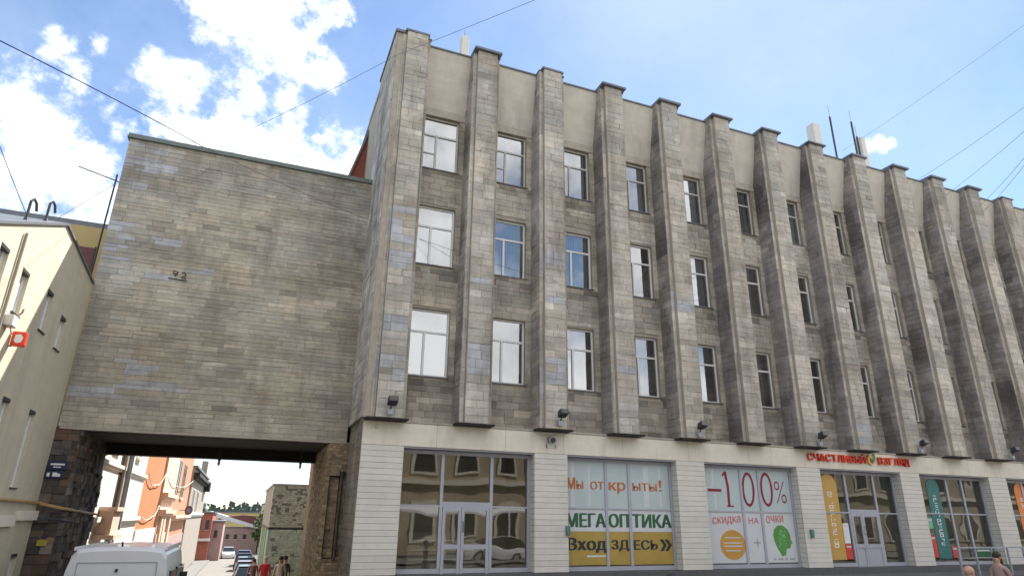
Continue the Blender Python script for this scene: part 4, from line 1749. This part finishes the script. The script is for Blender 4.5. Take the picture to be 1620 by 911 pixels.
# far end of the side street
def block(name, x0, x1, y0, y1, z0, z1, m, lab, roof='flashing', wins=(), ridge=0.0):
    t_ = thing(name, ((x0 + x1) / 2, y0, z0), lab, 'building')
    c = MB()
    c.box(x0, x1, y0, y1, z0, z1)
    c.build('wall', m, t_)
    c = MB()
    if ridge:
        c.prism([(x0 - .3, z1 + .004), (x1 + .3, z1 + .004), ((x0 * .2 + x1 * .8), z1 + ridge)] if ridge > 0 else [(x0 - .3, z1 + .004), (x1 + .3, z1 + .004), (x0 - .3, z1 - ridge)], 'y', y0 - .4, y1)
    else:
        c.box(x0 - .2, x1 + .2, y0 - .2, y1, z1 + .004, z1 + .2)
    c.build('roof', roof, t_)
    for (xa, xb, za, zb) in wins:
        c = MB()
        c.box(xa, xb, y0 - .06, y0 - .004, za, zb)
        w_ = c.build('window', 'dark_hole', t_)
        c = MB()
        c.box(xa - .08, xb + .08, y0 - .12, y0 - .065, za - .12, za - .004)
        c.build('sill', 'mauve_render', w_)
    return t_


b1 = block('red_brick_building', -9, -3.3, 78, 92, -4, 2.6, 'red_brick', 'red brick building at the far left end of the side street', wins=((-4.9, -4.5, .6, 1.8), (-4.0, -3.6, .6, 1.8)))
mb = MB()
mb.box(-5.3, -3.2, 77.5, 77.99, -.75, -.45)
mb.build('awning', 'pale_metal', b1)
block('mauve_building', -3.28, -1.9, 80, 92, -4, 1.5, 'mauve_render', 'low mauve building attached to the red brick one', wins=((-2.9, -2.5, -.4, .5),))
t = thing('tin_roof_hall', (0, 112, -4), 'long hall with a bright tin roof closing the side street', 'building')
mb = MB()
mb.box(-5.5, 3.4, 112, 126, -5, .2)
mb.build('wall', 'mauve_render', t)
mb = MB()
mb.prism([(-5.9, 2.9), (-5.9, 2.5), (2.6, .25), (3.6, .25), (3.6, .5), (1.2, 1.2), (-5.0, 3.0)], 'y', 111.3, 126)
mb.build('roof', 'tin_roof', t)
mb = MB()
mb.prism([(-2.0, 2.1), (1.2, 1.22), (3.3, .62), (3.0, 2.2), (.5, 2.4)], 'y', 111.6, 125.9)
mb.build('roof_gable', 'maroon', t)
for xa in (-1.9, -.6, .9):
    c = MB()
    c.box(xa, xa + .55, 111.93, 111.996, -1.6, -.8)
    w_ = c.build('window', 'dark_hole', t)
    c = MB()
    c.box(xa - .1, xa + .65, 111.88, 111.925, -1.72, -1.604)
    c.build('sill', 'pink_render', w_)
block('yellow_house', 3.6, 8, 105, 120, -5, 4.2, 'beige_render', 'small yellow house behind the green fenced annex', wins=((3.8, 4.2, 1, 2), ))
block('pale_row_house', -14, 12, 170, 180, -6, 2.9, 'ochre_render', 'pale row of houses on the skyline behind the tin roof', wins=[(x, x + .7, .9, 2.1) for x in range(-9, 9, 2)])

# wooded ridge far away, distance haze put into its colours
hill = MB()
for i in range(40):
    xa, xb = -120 + 6 * i, -114 + 6 * i
    za, zb = 5.5 + 2 * jig((xa * .05, 0, 0)), 5.5 + 2 * jig((xb * .05, 0, 0))
    hill.quad((xa, 290, -10), (xb, 290, -10), (xb, 310, zb), (xa, 310, za))
    hill.quad((xa, 310, za), (xb, 310, zb), (xb, 360, -10), (xa, 360, -10))
tag(hill.build('hill', 'hazy_hill'), kind='structure')
wood = MB()
random.seed(3)
for i in range(1100):
    x = random.uniform(-60, 60)
    y = random.uniform(282, 306)
    zc = (y - 290) / 20 * 5.5 + random.uniform(0, 3.2) + 2.2 * max(0, jig((x * .12, 0, 4)))
    r = random.uniform(.5, 1.5)
    a = random.uniform(0, 6.28)
    u = Vector((math.cos(a), .2, random.uniform(-.4, .4))) * r
    v = Vector((0, random.uniform(-.3, .3), 1)) * r * .8
    c = Vector((x, y, zc))
    wood.quad(c - u - v, c + u * .8 - v * .9, c + u + v * .8, c - u * .7 + v)
tag(wood.build('distant_wood', 'hazy_leaf'), 'haze tinted wooded ridge on the skyline seen through the gateway', 'wood', kind='stuff')


def tree(name, x, y, z, h, r, lab, seed):
    random.seed(seed)
    t_ = thing(name, (x, y, z), lab, 'tree', 'trees at the end of the side street')
    c = MB()
    c.tube([(x, y, z), (x + .1, y, z + h * .4), (x, y, z + h * .75)], .18, 8, .05)
    for q in range(5):
        a = q * 1.3
        c.tube([(x + .05, y, z + h * (.35 + .07 * q)), (x + math.cos(a) * r * .6, y + math.sin(a) * r * .6, z + h * (.55 + .07 * q))], .06, 5, .02)
    c.build('trunk', 'bark', t_)
    c = MB()
    for q in range(420):
        d = Vector((random.gauss(0, 1), random.gauss(0, 1), random.gauss(0, 1))).normalized() * random.uniform(.4, 1) ** .6
        p = Vector((x + d.x * r * (1 + .25 * jig(d * 2)), y + d.y * r, z + h * .68 + d.z * h * .36))
        s_ = random.uniform(.12, .26)
        u = Vector((random.uniform(-1, 1), random.uniform(-1, 1), random.uniform(-.5, .5))).normalized() * s_
        v = u.orthogonal().normalized() * s_ * .8
        c.quad(p - u - v, p + u - v, p + u + v, p - u + v)
    c.build('crown', 'leaf', t_)


tree('street_tree', 3.0, 66, gz(66), 5.6, 1.5, 'leafy tree left of the green fenced annex', 11)
tree('street_tree', -6.8, 100, gz(100), 7.4, 2.2, 'leafy tree behind the red brick building', 12)

# green annex on the right, front of perforated blocks
GA = thing('green_annex', (3, 16, -1.1), 'grey green annex with a front of perforated blocks right inside the gateway', 'building')
gx0, gx1, gy0, gy1 = 1.30, 6.0, 16.0, 27.0
mb = MB()
mb.box(gx0 + .02, gx1, gy0 + .03, gy1, -2.2, 1.85)
mb.build('lower_wall', 'green_panel', GA)
mb = MB()
mb.box(gx0 + .02, gx1, gy0 + .03, gy1, 1.95, 3.85)
mb.build('upper_wall', 'green_grey', GA)
mb = MB()
mb.box(gx0 - .02, gx1, gy0 - .02, gy1, 1.852, 1.948)
mb.build('band', 'dark_metal', GA)
mb = MB()
mb.box(gx0 - .05, gx1, gy0 - .05, gy1, 3.852, 3.92)
mb.build('coping', 'zinc', GA)
aclad = Cladding()
random.seed(5)


def block_tone(p):
    k = random.uniform(.93, 1.07)
    c = (.44, .44, .40) if p[2] > 1.9 else (.40, .48, .42)
    if random.random() < (.22 if p[2] > 2.4 else .07):
        return (.19 * k, .19 * k, .175 * k)
    return tuple(q * k for q in c)


aclad.field((gx0, gy0, 1.95), (1, 0, 0), (0, 0, 1), (0, -1, 0), 2.0, 1.9, (.095, .10), (.10, .20), block_tone, GA, 'brick', dep=(.005, .04))
aclad.field((gx0 + .15, gy0, -1.0), (1, 0, 0), (0, 0, 1), (0, -1, 0), 1.85, 2.85, (.11, .115), (.16, .26), block_tone, GA, 'brick', dep=(.005, .03))
aclad.finish(GA, 'block', 'blockwork', 250)
mb = MB()
for y in (18.0, 20.5, 23.0):
    mb = MB()
    mb.box(gx0 - .03, gx0 + .018, y, y + .08, -1.9, 1.85)
    mb.build('fence_post', 'green_panel', GA)


# ------------------------------------------------------------------ vehicles
def car(loc, rot, m, lab, L=4.2, W=1.74, Hh=1.45, group=None):
    t_ = thing('parked_car', (0, 0, 0), lab, 'car', group)
    b = MB()
    sect = [(-L / 2, .35, .62, .82), (-L / 2 + .1, .22, .86, .9), (-L * .30, .2, .95, 1.0), (0, .2, .95, 1.0), (L * .28, .2, .92, 1.0), (L / 2 - .35, .22, .80, .97), (L / 2 - .05, .28, .66, .88), (L / 2, .36, .58, .8)]
    i0 = 0
    for (y, zb, zt, k) in sect:
        w = W / 2 * k
        b.v += [(-w * .94, y, zb), (w * .94, y, zb), (w, y, (zb + zt) / 2 + .05), (w * .96, y, zt), (-w * .96, y, zt), (-w, y, (zb + zt) / 2 + .05)]
    n = 6
    for s_ in range(len(sect) - 1):
        for q in range(n):
            b.f.append((s_ * n + q, s_ * n + (q + 1) % n, (s_ + 1) * n + (q + 1) % n, (s_ + 1) * n + q))
    b.f.append(tuple(range(n - 1, -1, -1)))
    b.f.append(tuple(range((len(sect) - 1) * n, len(sect) * n)))
    b.mi = [0] * len(b.f)
    b.c = [None] * len(b.v)
    b.build('body', m, t_, smooth=False, bevel=.04)
    b = MB()
    zt = .93
    w = W / 2 * .93
    wt = W / 2 * .74
    prof_ = [(-L * .46, zt - .04), (-L * .36, Hh - .08), (-L * .2, Hh), (L * .06, Hh - .01), (L * .14, Hh - .1), (L * .30, zt - .06)]
    for sgn in (-1, 1):
        for (y, z) in prof_:
            f_ = (z - zt) / (Hh - zt)
            b.v.append((sgn * (w + (wt - w) * max(f_, 0)), y, z))
    k = len(prof_)
    for q in range(k - 1):
        b.f.append((q, q + 1, k + q + 1, k + q))
    b.f.append(tuple(range(k - 1, -1, -1)))
    b.f.append(tuple(range(k, 2 * k)))
    b.f.append((0, k, 2 * k - 1, k - 1))
    b.mi = [0] * len(b.f)
    b.c = [None] * len(b.v)
    b.build('cabin_glass', 'car_glass', t_, bevel=.02)
    b = MB()
    b.box(-wt, wt, -L * .33, L * .11, Hh - .015, Hh + .015)
    b.build('roof', m, t_, bevel=.012)
    for sx in (-1, 1):
        for y in (-L * .31, L * .32):
            b = MB()
            b.tube([(sx * (W / 2 - .2), y, .31), (sx * (W / 2 + .01), y, .31)], .31, 16)
            wh_ = b.build('wheel', 'tyre', t_)
            b = MB()
            b.tube([(sx * (W / 2 - .01), y, .31), (sx * (W / 2 + .018), y, .31)], .18, 12)
            b.build('rim', 'zinc', wh_)
        b = MB()
        b.box(sx * W * .36 - .16, sx * W * .36 + .16, -L / 2 - .015, -L / 2 + .1, .66, .82)
        b.build('tail_light', 'tail_red', t_)
        b = MB()
        b.box(sx * W * .34 - .17, sx * W * .34 + .17, L / 2 - .16, L / 2 + .0, .60, .72)
        b.build('headlight', 'headlamp', t_)
    t_.location = loc
    t_.rotation_euler = (0, 0, rot)
    return t_


rowg = 'cars parked down the side street'
for (x, y, m, lab) in ((1.0, 31, 'car_dark', 'black parked car nearest on the right of the side street'), (.95, 38, 'car_maroon', 'dark maroon parked car behind the nearest black one'), (1.0, 46, 'car_dark', 'black parked car third down the side street'),
                       (.95, 56, 'car_dark', 'black parked car fourth down the side street'), (1.0, 67, 'car_blue', 'blue parked car last in the row down the side street')):
    car((x, y, gz(y) - .0), rad(random.uniform(-2, 2)), m, lab, group=rowg)
car((-.9, 88, gz(88) - .14), rad(182), 'car_white', 'white car coming up the far end of the side street')


def van():
    t_ = thing('white_van', (0, 0, 0), 'plain white van seen from behind in front of the gateway', 'van')
    W, L_, Hh = 1.98, 4.9, 1.95

    def ring(y, wk, zt, zb=.32):
        w = W / 2 * wk
        rr = .16
        p = [(-w * .97, zb), (w * .97, zb), (w, .9), (w * .955, zt - .42), (w * .90, zt - rr), (w * .80, zt - .035), (w * .5, zt), (0, zt + .012), (-w * .5, zt), (-w * .80, zt - .035), (-w * .90, zt - rr), (-w * .955, zt - .42), (-w, .9)]
        return [(a, y, b_) for (a, b_) in p]
    rings = [ring(0.0, .985, Hh - .07), ring(.10, 1, Hh), ring(1.2, 1, Hh + .02), ring(2.6, 1, Hh + .01), ring(3.3, .99, Hh - .04), ring(3.75, .97, Hh - .28), ring(4.1, .97, 1.15), ring(4.7, .93, .95), ring(4.9, .88, .8)]
    b = MB()
    n = len(rings[0])
    for r in rings:
        b.v += r
    for s_ in range(len(rings) - 1):
        for q in range(n):
            b.f.append((s_ * n + q, s_ * n + (q + 1) % n, (s_ + 1) * n + (q + 1) % n, (s_ + 1) * n + q))
    b.f.append(tuple(range(n - 1, -1, -1)))
    b.f.append(tuple(range((len(rings) - 1) * n, len(rings) * n)))
    b.mi = [0] * len(b.f)
    b.c = [None] * len(b.v)
    bd = b.build('body', 'van_white', t_, bevel=.02)
    b = MB()
    b.box(-.72, .72, -.03, .01, .92, 1.36)
    b.build('rear_window', 'car_glass', t_, bevel=.01)
    b = MB()
    b.box(-.006, .006, -.012, .0, .4, .91)
    b.build('door_seam', 'dark_metal', t_)
    b = MB()
    b.tube([(-.02, .25, Hh), (-.02, .16, Hh + .1)], .02, 6)
    b.build('roof_antenna', 'dark_metal', t_)
    b = MB()
    b.box(-.03, .02, -.03, .02, 1.48, 1.54)
    b.build('washer_nozzle', 'dark_metal', t_)
    for sx in (-1, 1):
        for (ya, yb) in ((.45, 1.6), (1.75, 2.7), (2.8, 3.5)):
            b = MB()
            w = W / 2
            b.prism([(ya, 1.02), (yb, 1.02), (yb, 1.42), (ya, 1.46)], 'x', sx * (w * .955), sx * (w + .006))
            b.build('side_window', 'car_glass', t_)
        b = MB()
        b.box(sx * .89 - .06, sx * .89 + .06, -.025, .05, .7, 1.15)
        b.build('tail_light', 'tail_red', t_)
        b = MB()
        b.box(sx * (W / 2 + .05) - .05, sx * (W / 2 + .05) + .05, 3.55, 3.65, 1.0, 1.22)
        b.build('wing_mirror', 'dark_metal', t_)
        b = MB()
        b.box(sx * (W / 2 * .86) - .02, sx * (W / 2 * .86) + .02, .1, 3.3, Hh - .06, Hh + .012)
        b.build('roof_rail', 'van_white', t_)
        for y in (.95, 3.95):
            b = MB()
            b.tube([(sx * (W / 2 - .2), y, .32), (sx * (W / 2 + .015), y, .32)], .32, 16)
            wh_ = b.build('wheel', 'tyre', t_)
            b = MB()
            b.tube([(sx * (W / 2), y, .32), (sx * (W / 2 + .022), y, .32)], .19, 12)
            b.build('rim', 'zinc', wh_)
    b = MB()
    b.box(-.8, .8, -.09, .1, .36, .58)
    b.build('bumper', 'dark_metal', t_, bevel=.02)
    for xs in (-.9, .9):
        b = MB()
        b.box(xs * .82 - .006, xs * .82 + .006, -.014, .03, .6, 1.66)
        b.build('tailgate_seam', 'grey_metal', t_)
    b = MB()
    b.box(-.74, .74, -.013, .03, 1.655, 1.668)
    b.build('tailgate_seam', 'grey_metal', t_)
    b = MB()
    b.box(-.26, .26, -.022, .0, .66, .78)
    b.build('number_plate', 'white_print', t_)
    t_.location = (-2.24, -1.5, -.142)
    t_.rotation_euler = (0, 0, rad(-1))
    return t_


van()


# ------------------------------------------------------------------ people
def person(loc, rot, h, lab, top, legs, hair='hair_dark', skirt=False, stride=.16, long_hair=False, arm=.05):
    s = h / 1.75
    t_ = thing('person', (0, 0, 0), lab, 'person')
    J = {'pelvis': (0, 0, .93), 'waist': (0, 0, 1.08), 'chest': (0, .01, 1.30), 'neck0': (0, 0, 1.46), 'neck': (0, -.01, 1.53), 'head0': (0, -.01, 1.60), 'head': (0, -.01, 1.69)}
    E_ = [('pelvis', 'waist'), ('waist', 'chest'), ('chest', 'neck0'), ('neck0', 'neck'), ('neck', 'head0'), ('head0', 'head')]
    Rr = {'pelvis': .135, 'waist': .12, 'chest': .145, 'neck0': .085, 'neck': .052, 'head0': .085, 'head': .088}
    for sg, nm in ((-1, 'l'), (1, 'r')):
        st = stride * sg
        J.update({nm + 'hip': (.095 * sg, 0, .88), nm + 'knee': (.10 * sg, -st * .55 - .03, .49), nm + 'ank': (.10 * sg, -st, .09), nm + 'toe': (.11 * sg, -st - .17, .035),
                  nm + 'sh': (.185 * sg, .01, 1.41), nm + 'el': (.235 * sg, .03 + st * .3, 1.12), nm + 'wr': (.25 * sg, -.03 + st * .6 - arm, .88), nm + 'palm': (.25 * sg, -.05 + st * .65 - arm, .81)})
        E_ += [('pelvis', nm + 'hip'), (nm + 'hip', nm + 'knee'), (nm + 'knee', nm + 'ank'), (nm + 'ank', nm + 'toe'), ('neck0', nm + 'sh'), (nm + 'sh', nm + 'el'), (nm + 'el', nm + 'wr'), (nm + 'wr', nm + 'palm')]
        Rr.update({nm + 'hip': .095, nm + 'knee': .062, nm + 'ank': .043, nm + 'toe': .034, nm + 'sh': .062, nm + 'el': .043, nm + 'wr': .03, nm + 'palm': .036})
        px, py, pz = J[nm + 'palm']
        for q in range(5):
            off = (-.028 + .019 * q) if q < 4 else -.04
            ln_ = (.062, .072, .068, .054, .045)[q]
            f1 = (px - .008 * sg, py + off, pz - (.035 if q < 4 else .0))
            f2 = (px - .02 * sg, py + off - (.02 if q == 4 else .004), pz - (.035 if q < 4 else .0) - ln_)
            J[nm + 'f%da' % q] = f1
            J[nm + 'f%db' % q] = f2
            E_ += [(nm + 'palm', nm + 'f%da' % q), (nm + 'f%da' % q, nm + 'f%db' % q)]
            Rr[nm + 'f%da' % q] = .0095
            Rr[nm + 'f%db' % q] = .008
    keys = list(J)
    me = bpy.data.meshes.new('body')
    me.from_pydata([tuple(c * s for c in J[k]) for k in keys], [(keys.index(a), keys.index(b_)) for a, b_ in E_], [])
    ob = bpy.data.objects.new('body', me)
    COL.objects.link(ob)
    md = ob.modifiers.new('skin', 'SKIN')
    for i, k in enumerate(keys):
        sv = me.skin_vertices[0].data[i]
        r = Rr[k] * s
        fl = .72 if k in ('pelvis', 'waist', 'chest') else 1
        sv.radius = (r * (1.25 if fl < 1 else 1), r * fl) if k in ('pelvis', 'waist', 'chest') else (r, r)
        sv.use_root = (k == 'pelvis')
    sd = ob.modifiers.new('sub', 'SUBSURF')
    sd.levels = sd.render_levels = 1
    bpy.context.view_layer.update()
    dg = bpy.context.evaluated_depsgraph_get()
    m2 = bpy.data.meshes.new_from_object(ob.evaluated_get(dg))
    ob.modifiers.clear()
    ob.data = m2
    bpy.data.meshes.remove(me)
    m2.materials.clear()
    for mm in ('skin', top, legs, 'cloth_dark'):
        m2.materials.append(MATS[mm])
    for p in m2.polygons:
        c = p.center / s
        if c.z < .10:
            p.material_index = 3
        elif c.z < .95 and abs(c.x) < .2:
            p.material_index = 0 if (skirt and c.z < .5) else 2
        elif c.z < 1.49 and not (abs(c.x) > .21 and c.z < 1.12):
            p.material_index = 1
        p.use_smooth = True
    ob.parent = t_
    hd = 1.685 * s
    b = MB()
    b.ball((0, .012 * s, hd + .035 * s), .098 * s, .108 * s, .095 * s, 14, 9)
    if long_hair:
        b.ball((0, .06 * s, hd - .12 * s), .09 * s, .06 * s, .17 * s, 12, 8)
    b.build('hair', hair, None, smooth=True).parent = t_
    b = MB()
    for sg in (-1, 1):
        b = MB()
        b.ball((.032 * sg * s, -.092 * s, hd - .005 * s), .012 * s, .008 * s, .008 * s, 8, 5)
        b.build('eye', 'cloth_dark', None).parent = t_
    b = MB()
    b.ball((0, -.104 * s, hd - .035 * s), .013 * s, .02 * s, .02 * s, 8, 5)
    b.build('nose', 'skin', None, smooth=True).parent = t_
    for sg in (-1, 1):
        b = MB()
        b.ball((.092 * sg * s, 0, hd - .02 * s), .012 * s, .022 * s, .032 * s, 8, 5)
        b.build('ear', 'skin', None, smooth=True).parent = t_
    b = MB()
    b.ball((0, -.09 * s, hd - .07 * s), .024 * s, .01 * s, .008 * s, 8, 5)
    b.build('mouth', 'print_maroon', None).parent = t_
    if skirt:
        b = MB()
        b.tube([(0, 0, 1.0 * s), (0, 0, .8 * s), (0, 0, .55 * s)], .15 * s, 14, .24 * s, cap=False)
        b.build('skirt', legs, None, smooth=True).parent = t_
    t_.location = loc
    t_.rotation_euler = (0, 0, rot)
    return t_


person((1.32, 16.0 - 1.6, gz(14.4)), rad(175), 1.72, 'fair haired person in a red top walking beside the green annex', 'cloth_red', 'cloth_red', hair='hair_fair')
person((1.82, 12.2, gz(12.2)), rad(-20), 1.66, 'person in a pale top and black skirt in front of the perforated block wall', 'cloth_pale', 'cloth_dark', skirt=True, long_hair=True)
person((2.05, 13.0, gz(13.0)), rad(160), 1.7, 'person in dark clothes just behind the one in the pale top', 'cloth_dark', 'cloth_dark')
person((.62, 12.0, gz(12) - .1), rad(200), 1.15, 'child in a pale pink top at the kerb of the side street', 'cloth_pale', 'cloth_grey')
person((.98, 19.5, gz(19.5)), rad(170), 1.75, 'person in dark maroon walking away past the parked cars', 'car_maroon', 'cloth_dark')
person((7.0, -8.0, -.146), rad(90), 1.74, 'dark haired person whose head shows below the yellow opticians banner', 'cloth_dark', 'cloth_blue')
person((14.6, -7.9, -.146), rad(80), 1.76, 'fair skinned bald person passing below the green sheet near the handrail', 'cloth_pale', 'cloth_grey', hair='skin')
person((18.4, -6.05, 0.0), rad(-95), 1.80, 'person with dark hair in a mauve top beside the handrail', 'mauve_render', 'cloth_dark', long_hair=True)

# handrail on the terrace at the right
t = thing('handrail', (24, -1.8, .86), 'grey metal terrace handrail at the lower right corner', 'railing')
b = MB()
b.box(23.0, 40, -1.825, -1.785, 1.74, 1.79)
b.build('top_rail', 'grey_metal', t)
b = MB()
b.box(23.0, 40, -1.82, -1.79, 1.42, 1.45)
b.build('lower_rail', 'grey_metal', t)
x = 23.0
while x < 40:
    b = MB()
    b.box(x - .025, x + .025, -1.83, -1.78, .86, 1.738)
    b.build('post', 'grey_metal', t)
    x += .85

# ------------------------------------------------------------------ overhead cables
cable([(-5.92, -8.5, 9.41), (-2.72, 2.2, 13.58)], .014, 'wire_blue', 'thick dark blue cable from the upper left to the gateway roof edge', sag=-.06, n=20)
cable([(-2.70, 2.12, 13.56), (8.55, -.47, 9.75)], .006, 'wire', 'thin cable drooping from the gateway roof edge across the blank wall to a pilaster', sag=.35, n=30)
cable([(-2.85, 2.6, 13.6), (2.35, -3, 14.85), (9.5, -13, 14.2)], .007, 'wire_pale', 'thin cable from the gateway roof passing in front of the corner pilaster', sag=.1)
cable([(27.2, 3, 21.2), (27.69, -6, 22.24), (27.5, -16, 22.5)], .008, 'wire_pale', 'faint cable from the roof masts towards the upper right corner', sag=.1)
cable([(28.3, 2.2, 18.0), (25.88, -6, 17.66), (23.2, -15, 17.6)], .009, 'wire_pale', 'topmost of the four pale cables leaving the roof at the right', sag=.12)
cable([(31.2, 2.2, 18.0), (25.41, -6, 16.46), (18.9, -15, 15.4)], .009, 'wire_pale', 'second highest of the four pale cables leaving the roof at the right', sag=.12)
cable([(33.8, 1.5, 18.0), (24.91, -6, 15.19), (15.5, -14, 13.0)], .009, 'wire_pale', 'third highest of the four pale cables leaving the roof at the right', sag=.12)
cable([(34.4, 1.5, 18.0), (24.77, -6, 14.84), (15.2, -14, 12.5)], .009, 'wire_pale', 'lowest of the four pale cables leaving the roof at the right', sag=.12)
cable([(-5.8, -8.0, 11.2), (-4.94, -1.2, 7.9)], .009, 'wire_pale', 'thin pale cable dropping to the beige building wall at the left', sag=.25)

# ------------------------------------------------------------------ the other side of the street, mirrored in the glass
def opposite(x0, x1, z1, m, lab, nb):
    t_ = thing('street_front', ((x0 + x1) / 2, -33, 0), lab, 'building')
    c = MB()
    c.box(x0, x1, -45, -33, -.1, z1)
    c.build('wall', m, t_)
    c = MB()
    for z in (5.0, 9.2, z1 - .5):
        c.box(x0, x1, -33, -32.65, z, z + .35)
    c.build('cornice', 'opposite_trim', t_)
    w = (x1 - x0) / nb
    for i in range(nb):
        for z in [1.0, 5.9, 10.2, 13.6]:
            if z + 2.4 > z1 - .5:
                continue
            xa = x0 + w * (i + .3)
            xb = x0 + w * (i + .7)
            c = MB()
            c.box(xa - .25, xb + .25, -33, -32.9, z - .2, z + 2.6)
            f_ = c.build('window', 'opposite_trim', t_)
            c = MB()
            c.quad((xb, -32.89, z), (xa, -32.89, z), (xa, -32.89, z + 2.3), (xb, -32.89, z + 2.3))
            c.build('pane', 'car_glass', f_)
    return t_


opposite(-24, 22, 13.2, 'opposite_cream', 'cream ornate street front mirrored in the entrance glass', 13)
opposite(22.1, 110, 13.6, 'opposite_dark', 'tall pale brown street front mirrored in the right hand shop glass', 22)
t = thing('market_awning', (14, -26, 0), 'long white market awning mirrored in the entrance doors', 'awning')
b = MB()
b.prism([(-28, 2.75), (-28, 2.9), (-26.5, 3.2), (-25, 2.9), (-25, 2.75)], 'x', 8, 22)
b.build('canopy', 'tent_white', t)
for x in (8.3, 12.8, 17.3, 21.7):
    b = MB()
    b.box(x - .05, x + .05, -25.1, -25.0, 0, 2.75)
    b.build('pole', 'tent_white', t)
car((15.5, -23, -.146), rad(90), 'car_white', 'white car mirrored low in the entrance doors')
